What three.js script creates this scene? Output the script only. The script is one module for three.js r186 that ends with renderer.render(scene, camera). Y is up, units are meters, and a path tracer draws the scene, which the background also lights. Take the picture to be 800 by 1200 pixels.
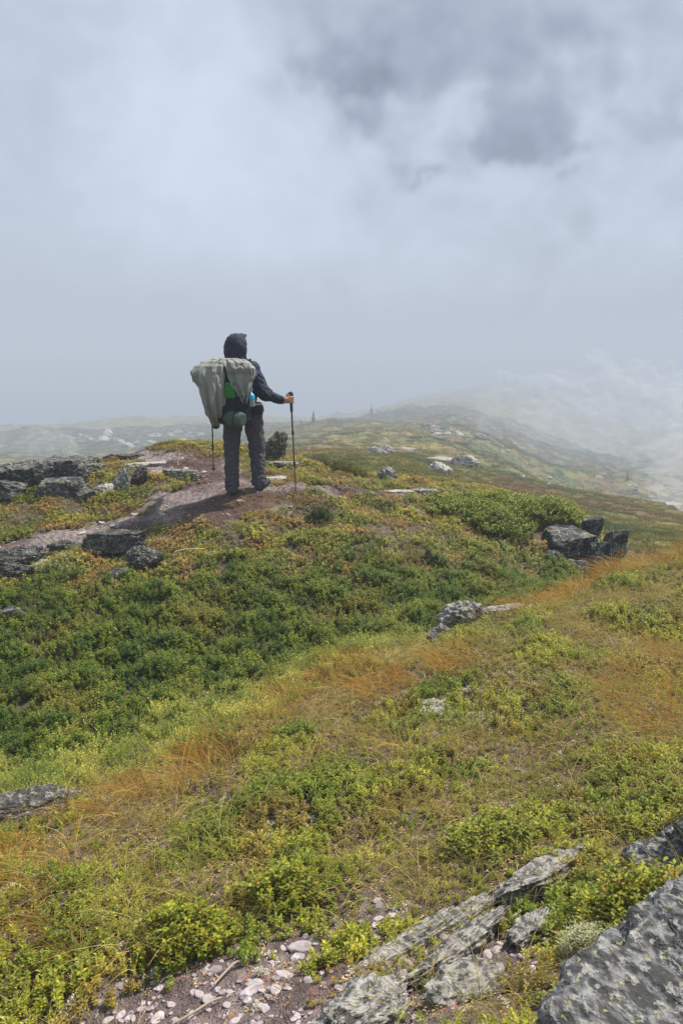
import * as THREE from 'three';
import { mergeGeometries, mergeVertices } from 'three/addons/utils/BufferGeometryUtils.js';
import { createNoise2D, createNoise3D } from 'simplex-noise';

// ---------------------------------------------------------------- random numbers and noise
function rng(seed) { let s = seed | 0; return () => { s = (s + 0x6d2b79f5) | 0; let t = Math.imul(s ^ (s >>> 15), 1 | s); t = (t + Math.imul(t ^ (t >>> 7), 61 | t)) ^ t; return ((t ^ (t >>> 14)) >>> 0) / 4294967296; }; }
const n2 = createNoise2D(rng(11)), n3 = createNoise3D(rng(12)), m2 = createNoise2D(rng(13));
const clamp = THREE.MathUtils.clamp, lerp = THREE.MathUtils.lerp;
const sstep = (a, b, x) => { const t = clamp((x - a) / (b - a), 0, 1); return t * t * (3 - 2 * t); };
const fbm2 = (x, y, o = 4) => { let a = 0.5, s = 0; for (let i = 0; i < o; i++) { s += a * n2(x, y); x = x * 2.03 + 7.1; y = y * 2.03 - 3.7; a *= 0.5; } return s; };
const fbm3 = (x, y, z, o = 4) => { let a = 0.5, s = 0; for (let i = 0; i < o; i++) { s += a * n3(x, y, z); x = x * 2.03 + 3.1; y = y * 2.03 + 1.7; z = z * 2.03 - 2.3; a *= 0.5; } return s; };

// ---------------------------------------------------------------- camera
const scene = new THREE.Scene();
const renderer = new THREE.WebGLRenderer({ antialias: true });
renderer.toneMapping = THREE.LinearToneMapping;
renderer.shadowMap.enabled = true;
const camera = new THREE.PerspectiveCamera(67, 682 / 1024, 0.05, 3000);
camera.position.set(0, 0, 0);
camera.rotation.x = THREE.MathUtils.degToRad(-10.6);
camera.focus = 8.6; camera.userData.fStop = 16;

// ---------------------------------------------------------------- sky: low drifting cloud, computed for every direction
const EXPOSURE = 1.42;
renderer.toneMappingExposure = EXPOSURE;
const D2R = Math.PI / 180;
{
  const W = 2048, H = 1024, data = new Float32Array(W * H * 4);
  // banks of brighter and darker cloud: azimuth, elevation, half width, half height in degrees, tilt, strength
  const banks = [
    [-10, 15, 8, 8, 0.4, 0.14], [-4.5, 8.5, 8, 4.5, 0, 0.06],
    [1.6, 17.6, 4.8, 2.0, -0.85, -0.18], [6, 20.5, 6, 3.2, 0, -0.13], [15, 19.5, 7, 2.4, 0, -0.09], [11.8, 15.8, 4.2, 2.4, -0.2, -0.12], [14.2, 14.0, 2.6, 0.9, 0, -0.13], [6.0, 12.4, 1.5, 0.8, 0.1, -0.15], [21, 14.8, 1.8, 1.6, 0, -0.10], [10, 14.2, 1.6, 0.9, 0.3, -0.08],
    [7.4, 15.6, 2.2, 2.0, 0, 0.08], [17.6, 14.6, 2.6, 1.5, 0.2, 0.09], [10.5, 11.2, 5, 1.3, 0, 0.03], [8.5, 10.6, 1.5, 0.8, 0, -0.05], [16.5, 10.4, 1.4, 2.2, 0, -0.045], [19, 7.5, 4, 2, 0, 0.03],
  ];
  for (let r = 0; r < H; r++) {
    const el = ((r + 0.5) / H - 0.5) * 180, ce = Math.cos(el * D2R), se = Math.sin(el * D2R);
    for (let c = 0; c < W; c++) {
      const ro = ((c + 0.5) / W - 0.5) * 2 * Math.PI, x = Math.cos(ro) * ce, z = Math.sin(ro) * ce, y = se, i = (r * W + c) * 4;
      let v = 0.48;
      if (el > -3) {
        const w1 = fbm3(x * 3.1, y * 3.6, z * 3.1, 3), w2 = fbm3(x * 3.1 + 9, y * 3.6 + 4, z * 3.1 - 6, 3);
        const broad = fbm3(x * 1.7 + w1 * 0.5, y * 2.1 + w2 * 0.5, z * 1.7 - w1 * 0.4, 4);
        const bil = (f, o) => { let k = 0.5, q = 0; for (let m = 0; m < 5; m++) { q += k * (1 - 2 * Math.abs(n3(x * f + o + w2 * 0.6, y * f * 1.15 - o + w1 * 0.6, z * f + w2 * 0.4))); f *= 2.07; k *= 0.52; } return q; };   // rounded heads of cloud
        const puff = bil(5.2, 3), soft = sstep(0.5, 7, el), turn = sstep(-0.10, 0.12, fbm3(x * 1.9 - 0.6, y * 2.2 + 0.9, z * 1.9 + 2.0, 2));
        let az = Math.atan2(x, -z) / D2R, wild = turn;
        if (Math.abs(az) < 60 && el < 50) wild = lerp(turn, sstep(-6, 4, az - (el - 16) * 0.6), sstep(60, 35, Math.abs(az)) * sstep(50, 30, el));
        v = lerp(0.505, 0.585, sstep(1, 9, el)) + soft * (0.045 * broad + lerp(0.02, 0.10, wild) * puff);
        if (Math.abs(az) < 60 && el < 50) {
          const fine = fbm3(x * 13, y * 15, z * 13, 5), fine2 = fbm3(x * 13 + 5, y * 15, z * 13 + 8, 5);
          az += 1.2 * w1 + 1.8 * puff + 3.4 * fine; const e2 = el + 1.0 * w2 - 1.6 * puff + 3.0 * fine2;
          let q0 = 0;
          for (const [a, e, ra, re, tilt, k] of banks) {
            const da = az - a, de = e2 - e, ct = Math.cos(tilt), st = Math.sin(tilt), p = (da * ct + de * st) / ra, q = (-da * st + de * ct) / re;
            q0 += 1.35 * k * Math.exp(-0.9 * (p * p + q * q));
          }
          v += q0 * sstep(1, 9, el);
        }
      }
      const t = clamp((v - 0.36) / 0.2, 0, 1), hz = sstep(12, 1, el);  // thin cloud lets blue air through: darker is bluer
      data[i] = v * lerp(0.82, lerp(0.86, 0.885, hz), t) / EXPOSURE; data[i + 1] = v * 0.985 / EXPOSURE; data[i + 2] = v * lerp(1.30, lerp(1.185, 1.14, hz), t) / EXPOSURE; data[i + 3] = 1;
    }
  }
  const t = new THREE.DataTexture(data, W, H, THREE.RGBAFormat, THREE.FloatType);
  t.mapping = THREE.EquirectangularReflectionMapping; t.magFilter = THREE.LinearFilter; t.needsUpdate = true;
  scene.background = t; scene.environment = t;
}
// the sun, veiled by thin cloud: high, to the right and beyond the hiker
const sun = new THREE.DirectionalLight(new THREE.Color().setRGB(1.0, 0.91, 0.80), 4.9);
sun.position.set(52, 100, -36); sun.target.position.set(0, -2, -6);
sun.castShadow = true; sun.shadow.radius = 2.5; sun.shadow.mapSize.set(4096, 4096);
Object.assign(sun.shadow.camera, { left: -30, right: 30, top: 30, bottom: -30, near: 1, far: 300 });
scene.add(sun, sun.target); sun.name = 'sun';
// the cloud that the mountain stands in
scene.fog = new THREE.FogExp2(new THREE.Color().setRGB(0.745, 0.855, 1.0), 0.0043);

// ---------------------------------------------------------------- terrain: surveyed points (x, y, z) and an added unseen hill behind, joined by a smooth sheet
const SURVEY = [
  [-0.999, -1.89, -1.95], [-0.474, -1.793, -1.85], [0, -1.609, -1.66], [0.384, -1.454, -1.5], [0.697, -1.318, -1.36], [-1.17, -1.869, -2.35], [-0.43, -1.83, -2.3], [0.274, -1.75, -2.2],
  [0.777, -1.551, -1.95], [1.05, -1.473, -2.15], [-1.44, -1.941, -2.95], [-0.727, -1.894, -3], [0, -1.814, -3], [0.711, -1.745, -2.95], [1.43, -1.579, -3], [-0.669, -1.926, -3.75],
  [0.227, -1.782, -3.85], [1.11, -1.616, -3.8], [1.95, -1.579, -4.2], [0, -1.851, -4.55], [0.824, -1.7, -4.75], [1.67, -1.567, -5.2], [2.63, -1.406, -5.8], [-1.45, -1.988, -3.15],
  [-1.13, -2.001, -3.5], [-1.91, -2.209, -4], [-1.27, -2.154, -4.3], [-0.552, -2.087, -4.7], [0.492, -1.961, -5.3], [1.36, -1.898, -5.9], [-2.35, -2.189, -5], [-1.54, -2.123, -5.3],
  [-0.528, -2.074, -5.7], [0.713, -2.016, -6.2], [1.71, -2.025, -6.8], [-2.85, -2.031, -6.2], [-1.83, -1.944, -6.4], [-0.612, -1.876, -6.7], [0.646, -1.863, -7.1], [1.9, -2.057, -7.6],
  [2.65, -2.287, -8], [-3.4, -1.793, -7.5], [-2.46, -1.749, -7.5], [-1.74, -1.662, -7.7], [-0.711, -1.614, -7.9], [0.466, -1.601, -8.3], [1.48, -1.77, -8.2], [-3.73, -1.601, -8.3],
  [-2.8, -1.601, -8.3], [-1.1, -1.386, -8.55], [-0.523, -1.397, -8.5], [0.199, -1.463, -8.9], [1.05, -1.545, -9.4], [1.89, -1.599, -9.4], [2.45, -1.672, -9.1], [2.69, -1.708, -8.7],
  [-3.69, -1.305, -9.2], [-2.96, -1.294, -9.5], [-2.51, -1.173, -10.3], [-1.6, -1.276, -9.6], [-1.87, -1.112, -11.3], [-2.49, -1.087, -11.3], [-1.02, -1.23, -10.2], [-0.404, -1.301, -10.4],
  [0.236, -1.48, -10.6], [1.21, -1.607, -10.9], [1.89, -1.659, -10.6], [2.57, -1.793, -10.2], [4.38, -3.017, -11.5], [6.34, -3.265, -14], [7.74, -4.258, -20.84], [15.1, -6.285, -33.58],
  [15.8, -7.486, -44.02], [17.2, -9.763, -61.5], [50.9, -17.45, -114], [39.2, -15.84, -109.9], [87.4, -24.62, -196.9], [73.9, -25.32, -222.3], [-1.47, -3.032, -26.62], [0.434, -2.512, -19.56],
  [1.85, -2.769, -20.84], [4.75, -3.925, -26.62], [0, -4.763, -46.32], [4.1, -5.02, -46.32], [9.06, -5.826, -51.14], [15.6, -8.599, -66.97], [-8.78, -10.74, -133], [2.59, -9.514, -117.8],
  [12.1, -8.877, -109.9], [20.1, -9.834, -114], [32.4, -14.41, -133], [32.7, -15.13, -117.8], [-11.2, -17.87, -256], [9.29, -16.32, -282.4], [22.9, -12.32, -209.2], [50.5, -15.07, -256],
  [74.6, -22.81, -282.4], [40.4, -19.67, -461.7], [78.9, -15.31, -516.8], [119, -13.38, -577.5], [156, -16.35, -595], [177, -30.86, -577.5], [229, -42.75, -612.5], [277, -50.88, -630],
  [-29.9, -12.3, -89.54], [-45.7, -13.67, -102.9], [-19.9, -11.2, -89.54], [-69.2, -16.95, -156.4], [-64.4, -17.07, -171.6], [-60.8, -18.07, -196.9], [-56.1, -18.7, -231.5], [-38.2, -17.43, -231.5],
  [-25.5, -17.43, -231.5], [-129, -23.06, -293.5], [-110, -22.09, -293.5], [-98.9, -21.33, -310.5], [-82.8, -21.1, -328], [-55.9, -21.5, -339.9], [-30.9, -23.03, -352],
  [-4.2, -3.4, -14.5], [-2.4, -2.6, -15.5], [-1, -2.1, -14.5], [-0.2, -2.25, -15], [-6.5, -2.6, -12], [3.6, -2.7, -10.6], [3.6, -2.55, -8.4], [3.3, -1.95, -7], [4.4, -1.8, -7.5], [4.6, -1.3, -5.6], [3.3, -1.35, -4], [2.3, -1.25, -2.4], [1.4, -1.15, -1.2],
  [5.3, -2.4, -9.5], [7.5, -2.3, -8], [-6, -1.9, -8], [-5.5, -2.3, -5], [-3.5, -2.15, -3], [-2.5, -2.0, -1.5], [-1, -1.75, 0], [0, -1.6, -0.4], [0, -1.55, 1.5], [1.5, -1.2, 1.0], [-3, -1.9, 2], [4, -0.9, 2], [0, -1.3, 6], [-8, -2.2, 6], [8, -0.5, 5], [0, 0.5, 25], [0, 9, 90], [-40, 10, 150], [50, 12, 140], [-60, -10, 10], [60, -6, 10], [-45, -9, -20], [45, -10, -20],  // unseen rise behind the camera, added to make the haze layer taller
  [180, -42, -900], [60, -42, -900], [-120, -62, -560], [-220, -66, -520], [330, -70, -850], [-30, -56, -560], [300, -40, -120], [-300, -40, -120], [0, -5, 330], [600, -70, -600], [-600, -70, -600], [0, -110, -1500], [1400, -100, -800], [-1400, -100, -800], [0, -50, 1400], [1400, -70, 800], [-1400, -70, 800],
];
const warp = (x, z) => { const r = Math.hypot(x, z), k = r > 1e-6 ? 4 * Math.log(1 + r / 4) / r : 1; return [x * k, z * k]; };
const lift = (x, z) => 1 + Math.hypot(x, z) / 10;
const TPS = (() => {
  const n = SURVEY.length, m = n + 3, A = [], pts = SURVEY.map(([x, y, z]) => [...warp(x, z), y / lift(x, z)]);
  const U = (d) => (d < 1e-9 ? 0 : d * Math.log(d));                 // of the squared distance
  for (let i = 0; i < m; i++) A.push(new Float64Array(m + 1));
  for (let i = 0; i < n; i++) {
    for (let j = 0; j < n; j++) A[i][j] = U((pts[i][0] - pts[j][0]) ** 2 + (pts[i][1] - pts[j][1]) ** 2) + (i === j ? 0.02 : 0);
    A[i][n] = A[n][i] = 1; A[i][n + 1] = A[n + 1][i] = pts[i][0]; A[i][n + 2] = A[n + 2][i] = pts[i][1]; A[i][m] = pts[i][2];
  }
  for (let c = 0; c < m; c++) {
    let p = c; for (let r = c + 1; r < m; r++) if (Math.abs(A[r][c]) > Math.abs(A[p][c])) p = r;
    [A[c], A[p]] = [A[p], A[c]];
    for (let r = 0; r < m; r++) if (r !== c && A[r][c]) { const k = A[r][c] / A[c][c]; for (let j = c; j <= m; j++) A[r][j] -= k * A[c][j]; }
  }
  const w = A.map((row, i) => row[m] / row[i]);
  return (x, z) => { const [a, b] = warp(x, z); let s = w[n] + w[n + 1] * a + w[n + 2] * b; for (let i = 0; i < n; i++) s += w[i] * U((a - pts[i][0]) ** 2 + (b - pts[i][1]) ** 2); return s * lift(x, z); };
})();
function ground(x, z) {
  const r = Math.hypot(x, z), far = sstep(12, 30, r), vfar = sstep(130, 300, r);
  let y = TPS(x, z);
  y += (1 - far) * (0.035 * n2(x * 1.1, z * 1.1) + 0.028 * n2(x * 2.7 + 5, z * 2.7) + 0.012 * n2(x * 6.5, z * 6.5 + 3));
  if (far > 0) {
    const terr = fbm2(x * 0.032 + 0.3, z * 0.016, 3), k = sstep(12, 110, r);   // terraces and hummocks of the hillside
    y += k * (1.0 * n2(x * 0.035, z * 0.022 + 9) + 0.38 * Math.sin(terr * 22) + 0.4 * n2(x * 0.11, z * 0.08)) + far * 0.10 * n2(x * 0.5, z * 0.4) + far * 0.05 * n2(x * 1.3, z * 1.1);
    y += vfar * (1.8 * fbm2(x * 0.015, z * 0.015 + 40, 4) + 0.7 * n2(x * 0.06, z * 0.045));
  }
  return y;
}

// the sheet itself: a grid that is fine near the hiker's mound and coarse far away; H() reads the height of that very sheet
const GN = 350, GA = 5, GZ = -5.5, GX = 1600, GK = Math.log(1 + GX / GA);
const gw = (t) => Math.sign(t) * GA * (Math.exp(GK * Math.abs(t)) - 1), gi = (x) => Math.sign(x) * Math.log(1 + Math.abs(x) / GA) / GK;
const GW = 2 * GN + 1, gx = Float64Array.from({ length: GW }, (_, i) => gw(i / GN - 1)), heights = new Float32Array(GW * GW);
for (let j = 0; j < GW; j++) for (let i = 0; i < GW; i++) heights[j * GW + i] = ground(gx[i], gx[j] + GZ);
function H(x, z) {
  const fi = (gi(x) + 1) * GN, fj = (gi(z - GZ) + 1) * GN, i = clamp(Math.floor(fi), 0, GW - 2), j = clamp(Math.floor(fj), 0, GW - 2);
  const u = (x - gx[i]) / (gx[i + 1] - gx[i]), v = (z - GZ - gx[j]) / (gx[j + 1] - gx[j]), a = heights[j * GW + i], b = heights[j * GW + i + 1], c = heights[(j + 1) * GW + i], d = heights[(j + 1) * GW + i + 1];
  return u + v < 1 ? a + u * (b - a) + v * (c - a) : d + (1 - u) * (c - d) + (1 - v) * (b - d);
}
const slopeN = (x, z, e = 0.08) => new THREE.Vector3(H(x - e, z) - H(x + e, z), 2 * e, H(x, z - e) - H(x, z + e)).normalize();

// ---------------------------------------------------------------- what grows where, in ground plan
const pl = (pts) => (x) => { if (x <= pts[0][0]) return pts[0][1]; for (let i = 1; i < pts.length; i++) if (x <= pts[i][0]) return lerp(pts[i - 1][1], pts[i][1], (x - pts[i - 1][0]) / (pts[i][0] - pts[i - 1][0])); return pts[pts.length - 1][1]; };
const crestZ = pl([[-4, -2.0], [-2.2, -2.75], [-1.39, -3.12], [-1.1, -3.5], [-0.44, -3.85], [-0.11, -4.4], [0.3, -4.75], [0.9, -5.05], [1.6, -5.5], [2.6, -6.0], [4, -6.6], [8, -8]]);
const browZ = pl([[-5, -6.4], [-2.9, -6.65], [-1.8, -6.75], [-0.6, -6.85], [0.5, -7.15], [1.7, -7.6], [2.4, -8.1], [5, -8.4]]);
function toLine(x, z, pts) {
  let best = 1e9;
  for (let i = 1; i < pts.length; i++) {
    const [ax, az] = pts[i - 1], [bx, bz] = pts[i], dx = bx - ax, dz = bz - az, t = clamp(((x - ax) * dx + (z - az) * dz) / (dx * dx + dz * dz), 0, 1);
    best = Math.min(best, Math.hypot(x - ax - t * dx, z - az - t * dz));
  }
  return best;
}
const blobs = (x, z, list) => { let s = 0; for (const [bx, bz, rx, rz, k = 1] of list) { const q = ((x - bx) / rx) ** 2 + ((z - bz) / rz) ** 2; if (q < 6) s = Math.max(s, k * Math.exp(-q)); } return s; };
const trail = [[-5.5, -6.6], [-4.2, -7.0], [-3.32, -7.42], [-2.94, -7.66], [-2.46, -7.82], [-1.9, -8.02], [-1.45, -8.36], [-1.25, -8.75], [-1.42, -9.2], [-1.75, -9.65], [-2.1, -9.85], [-2.6, -10.2], [-3.1, -11.2]];
const trail2 = [[-1.2, -8.55], [-0.7, -8.75], [-0.1, -8.85], [0.5, -9.1], [1.1, -9.5]];
const trailAt = (x, z) => {
  if (z > -6 || z < -12 || x < -6 || x > 2) return 0;
  const n = 0.1 * n2(x * 2.2, z * 2.2) + 0.06 * n2(x * 6, z * 6);
  const a = toLine(x, z, trail) + n, b = toLine(x, z, trail2) + n * 1.4;
  return Math.max(sstep(0.34, 0.14, a), 0.8 * sstep(0.2, 0.02, b), sstep(0.55, 0.3, Math.hypot((x + 1.4) / 1.9, (z + 8.5) / 1.45) + n * 1.1), 0.9 * sstep(0.55, 0.25, Math.hypot((x + 2.0) / 1.7, (z + 9.75) / 1.25) + n));
};
const gravelAt = (x, z) => blobs(x, z, [[-0.3, -1.9, 0.34, 0.19], [-0.12, -2.1, 0.16, 0.14], [-0.55, -1.92, 0.3, 0.15, 0.95], [0.11, -2.22, 0.09, 0.13, 0.8], [-0.2, -1.6, 0.5, 0.25], [0.4, -1.9, 0.28, 0.2, 0.85], [-0.72, -2.0, 0.2, 0.12, 0.5]]);
const orangeAt = (x, z) => Math.max(sstep(0.26, 0.02, toLine(x, z, [[-1.9, -2.5], [-1.26, -2.7], [-1.18, -2.95], [-0.93, -3.2], [-0.7, -3.5], [-0.44, -3.8], [-0.11, -4.45], [0.27, -4.75]]) + 0.09 * n2(x * 3, z * 3)), sstep(0.2, 0.02, toLine(x, z, [[0.15, -4.0], [0.57, -4.1], [0.8, -4.3]]) + 0.08 * n2(x * 3, z * 3)), sstep(0.45, 0.05, toLine(x, z, [[1.35, -5.2], [1.97, -5.7], [2.7, -5.75], [3.6, -6]]) + 0.15 * n2(x * 2, z * 2)), 0.9 * blobs(x, z, [[-0.8, -8.15, 0.3, 0.22], [1.5, -3.3, 0.2, 0.5, 0.8], [1.65, -3.9, 0.25, 0.3, 0.7], [-1.3, -2.45, 0.4, 0.3, 0.9]]));
const lichenAt = (x, z) => blobs(x, z, [[0.49, -3.76, 0.1, 0.12], [0.72, -3.86, 0.16, 0.1, 0.7], [0.8, -3.56, 0.14, 0.1, 0.6], [-2.7, -7.2, 0.22, 0.16], [-2.9, -7.0, 0.2, 0.15, 0.8], [-2.4, -7.0, 0.2, 0.1, 0.7], [-0.28, -2.86, 0.15, 0.07, 0.6], [1.1, -3.85, 0.1, 0.1, 0.5]]);

// ---------------------------------------------------------------- materials
const col = (r, g, b) => new THREE.Color().setRGB(r, g, b);
function tex(size, f, srgb) {
  const d = new Uint8Array(size * size * 4);
  for (let j = 0; j < size; j++) for (let i = 0; i < size; i++) {
    const c = f(i / size, j / size), o = (j * size + i) * 4;
    for (let k = 0; k < 3; k++) { const v = clamp(c[k], 0, 1); d[o + k] = 255 * (srgb ? (v <= 0.0031308 ? 12.92 * v : 1.055 * Math.pow(v, 1 / 2.4) - 0.055) : v); }
    d[o + 3] = 255;
  }
  const t = new THREE.DataTexture(d, size, size); t.wrapS = t.wrapT = THREE.MirroredRepeatWrapping; t.magFilter = THREE.LinearFilter; if (srgb) t.colorSpace = THREE.SRGBColorSpace; t.needsUpdate = true; return t;
}
const mix3 = (a, b, t) => [lerp(a[0], b[0], t), lerp(a[1], b[1], t), lerp(a[2], b[2], t)];
// stone: mottled grey, streaked along its bedding, with crusts of black, pale and yellow-green lichen
function stone(seed, base, dark, o = {}) {
  const S = 640, hgt = new Float32Array(S * S), sc = 6.5;
  const map = tex(S, (u, v) => {
    const x = u * sc + seed * 17, y = v * sc - seed * 9;
    const w = fbm2(x * 0.6, y * 0.6, 3), streak = fbm2(x * 0.8 + w, y * (o.bed ?? 4) + w * 2, 4), mott = fbm2(x * 2.3, y * 2.3, 5), grain = m2(x * 21, y * 21) * 0.5 + m2(x * 43, y * 43) * 0.5;
    let c = mix3(dark, base, clamp(0.55 + streak * 0.9 + mott * 0.7, 0, 1)), h = 0.5 + 0.35 * streak + 0.3 * mott + 0.06 * grain;
    const blot = (f, ox, oy) => fbm2(x * f + ox, y * f + oy, 4);
    const bl = sstep(0.0, 0.3, blot(1.5, 31, 3) + 0.12 * grain - (o.black ?? 0)); c = mix3(c, [0.022, 0.022, 0.024], 0.85 * bl);
    const pa = sstep(0.1, 0.26, blot(2.2, 5, 44) + 0.1 * grain - (o.pale ?? 0)); c = mix3(c, [0.40, 0.41, 0.37], 0.55 * pa); h += 0.12 * pa;
    const ye = sstep(0.18, 0.28, blot(2.6, 71, 13) + 0.08 * grain - (o.yellow ?? 0)); c = mix3(c, [0.30, 0.33, 0.10], 0.7 * ye); h += 0.1 * ye;
    const g = 1 + 0.14 * grain; hgt[Math.min(S - 1, Math.round(v * S)) * S + Math.min(S - 1, Math.round(u * S))] = h;
    return [c[0] * g, c[1] * g, c[2] * g];
  }, true);
  const bump = tex(S, (u, v) => { const h = hgt[Math.round(v * S) * S + Math.round(u * S)]; return [h, h, h]; });
  return new THREE.MeshStandardMaterial({ map, bumpMap: bump, bumpScale: o.bump ?? 0.02, roughness: 0.92 });
}
const M = {
  schist: stone(1, [0.34, 0.33, 0.31], [0.09, 0.085, 0.078], { bed: 6, black: 0.0, pale: 0.1, yellow: 0.26, bump: 0.012 }),
  crusted: stone(2, [0.24, 0.245, 0.245], [0.045, 0.048, 0.052], { bed: 2, black: -0.12, pale: 0.14, yellow: 0.22, bump: 0.02 }),
  outcrop: stone(3, [0.125, 0.125, 0.123], [0.035, 0.035, 0.036], { bed: 3, black: -0.06, pale: 0.17, yellow: 0.2, bump: 0.03 }),
  mossy: stone(7, [0.16, 0.16, 0.11], [0.03, 0.034, 0.022], { bed: 1.5, black: -0.03, pale: 0.14, yellow: 0.22, bump: 0.03 }),
  pale: stone(4, [0.52, 0.5, 0.46], [0.26, 0.25, 0.23], { bed: 4, black: 0.16, pale: 0, yellow: 0.3 }),
  pebble: stone(5, [0.52, 0.47, 0.48], [0.28, 0.24, 0.25], { bed: 2, black: 0.3, pale: 0.2, yellow: 0.5, bump: 0.004 }),
};
M.pebble.vertexColors = true;
const leafMat = (o = {}) => new THREE.MeshPhysicalMaterial({ vertexColors: true, roughness: 0.5, transmission: 0.42, thickness: 0, ior: 1.4, specularIntensity: 0.45, side: THREE.DoubleSide, ...o });
M.leaf = leafMat(); M.glossLeaf = leafMat({ roughness: 0.48, transmission: 0.4, specularIntensity: 0.35 }); M.grass = leafMat({ roughness: 0.75, transmission: 0.4, specularIntensity: 0.2 }); M.litter = new THREE.MeshStandardMaterial({ vertexColors: true, roughness: 0.95, side: THREE.DoubleSide });
const soilTex = tex(1024, (u, v) => {
  const x = u * 8, y = v * 8, a = fbm2(x * 2, y * 2, 6), b = m2(x * 17, y * 17), c = m2(x * 45, y * 45), e = sstep(0.45, 0.75, m2(x * 24 + 9, y * 24));
  const k = 0.62 + 0.45 * a + 0.12 * b + 0.12 * c; return [k + 0.22 * e, k + 0.2 * e, k + 0.19 * e];
}, true);
const soilBump = tex(1024, (u, v) => { const x = u * 8, y = v * 8, k = 0.5 + 0.4 * fbm2(x * 3, y * 3, 5) + 0.1 * m2(x * 24, y * 24) + 0.08 * m2(x * 50, y * 50); return [k, k, k]; });
M.soil = new THREE.MeshStandardMaterial({ vertexColors: true, map: soilTex, bumpMap: soilBump, bumpScale: 0.03, roughness: 1 });

// ---------------------------------------------------------------- helpers
const taken = new Map();
const numbered = (name) => { const k = taken.get(name) ?? 0; taken.set(name, k + 1); return k ? `${name}_${String(k).padStart(3, '0')}` : name; };
function top(o, name, data) { o.name = numbered(name); Object.assign(o.userData, data); scene.add(o); return o; }
function shadowed(o) { o.traverse((c) => { if (c.isMesh) { c.castShadow = true; c.receiveShadow = true; } }); return o; }
function part(parent, name, geo, mat, label) { const m = new THREE.Mesh(geo, mat); m.name = name; m.castShadow = m.receiveShadow = true; if (label) m.userData.label = label; parent.add(m); return m; }
class G {                                                             // collects small coloured faces
  constructor() { this.p = []; this.c = []; this.i = []; }
  v(x, y, z, c) { this.p.push(x, y, z); this.c.push(c[0], c[1], c[2]); return this.p.length / 3 - 1; }
  leaf(o, d, n, len, wid, c, curl = 0.15) {                           // a pointed blade folded along its rib
    const s = new THREE.Vector3().crossVectors(d, n).normalize(), up = n;
    const at = (t, k, h) => this.v(o.x + d.x * len * t + s.x * wid * k + up.x * h, o.y + d.y * len * t + s.y * wid * k + up.y * h, o.z + d.z * len * t + s.z * wid * k + up.z * h, c);
    const a = at(0, 0, 0), l = at(0.5, 0.5, len * curl), r = at(0.5, -0.5, len * curl), m = at(0.5, 0, len * 0.03), e = at(1, 0, -len * curl * 0.4);
    this.i.push(a, m, l, a, r, m, m, e, l, r, e, m);
  }
  strip(pts, w, c, c2 = c) {                                          // a narrow ribbon along points, thinning to its end
    const side = new THREE.Vector3().subVectors(pts[pts.length - 1], pts[0]).cross(new THREE.Vector3(0.3, 0.2, 1)).normalize();
    let last = null;
    pts.forEach((p, k) => {
      const t = k / (pts.length - 1), ww = w * (1 - 0.85 * t), cc = mix3(c, c2, t);
      const a = this.v(p.x + side.x * ww, p.y + side.y * ww, p.z + side.z * ww, cc), b = this.v(p.x - side.x * ww, p.y - side.y * ww, p.z - side.z * ww, cc);
      if (last) this.i.push(last[0], last[1], a, last[1], b, a); last = [a, b];
    });
  }
  geo() {
    const g = new THREE.BufferGeometry();
    g.setAttribute('position', new THREE.Float32BufferAttribute(this.p, 3)); g.setAttribute('color', new THREE.Float32BufferAttribute(this.c, 3)); g.setIndex(this.i); g.computeVertexNormals(); return g;
  }
}
const V = (x, y, z) => new THREE.Vector3(x, y, z);
const tint = (R, a, b) => { const k = a + (b - a) * R(); return [k, k, k]; };
// a leafy sprig growing from (x, z) inside a clump; colours are tints of the clump's own colour
function sprig(g, R, x, z, h, leaves, len, o = {}) {
  const lean = o.lean ?? 0.35, a = R() * 6.28, tipx = x + Math.cos(a) * h * lean * R(), tipz = z + Math.sin(a) * h * lean * R(), stem = o.stem ?? [0.9, 0.45, 0.5];
  g.strip([V(x, -0.02, z), V((x + tipx) / 2 + (R() - 0.5) * 0.01, h * 0.5, (z + tipz) / 2), V(tipx, h, tipz)], 0.0012, stem);
  for (let k = 0; k < leaves; k++) {
    const t = lerp(o.from ?? 0.25, 1, (k + R() * 0.6) / leaves), b = k * 2.4 + R(), el = lerp(o.low ?? 0.1, 0.9, t * R()), d = V(Math.cos(b) * Math.cos(el), Math.sin(el), Math.sin(b) * Math.cos(el));
    const n = V(-Math.cos(b) * Math.sin(el) + (R() - 0.5) * 0.5, Math.cos(el), -Math.sin(b) * Math.sin(el) + (R() - 0.5) * 0.5).normalize();
    const red = R() < (o.red ?? 0.03), yel = R() < (o.yel ?? 0.1), k2 = 0.5 + 1.0 * R(), c = red ? [1.5 * k2, 0.5 * k2, 0.8 * k2] : yel ? [1.5 * k2, 1.25 * k2, 0.6 * k2] : [k2 * (0.9 + 0.2 * R()), k2, k2];
    g.leaf(V(lerp(x, tipx, t), h * t, lerp(z, tipz, t)), d, n, len * (0.7 + 0.5 * R()), len * (o.wide ?? 0.55), c, o.curl ?? 0.12);
  }
}
function clump(seed, count, rad, h, leaves, len, o) { const g = new G(), R = rng(seed); for (let k = 0; k < count; k++) { const a = R() * 6.28, q = Math.sqrt(R()) * rad; sprig(g, R, Math.cos(a) * q, Math.sin(a) * q, h * (0.6 + 0.5 * R()) * (1 - 0.35 * (q / rad) ** 2), leaves, len, o); } return g.geo(); }
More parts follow.
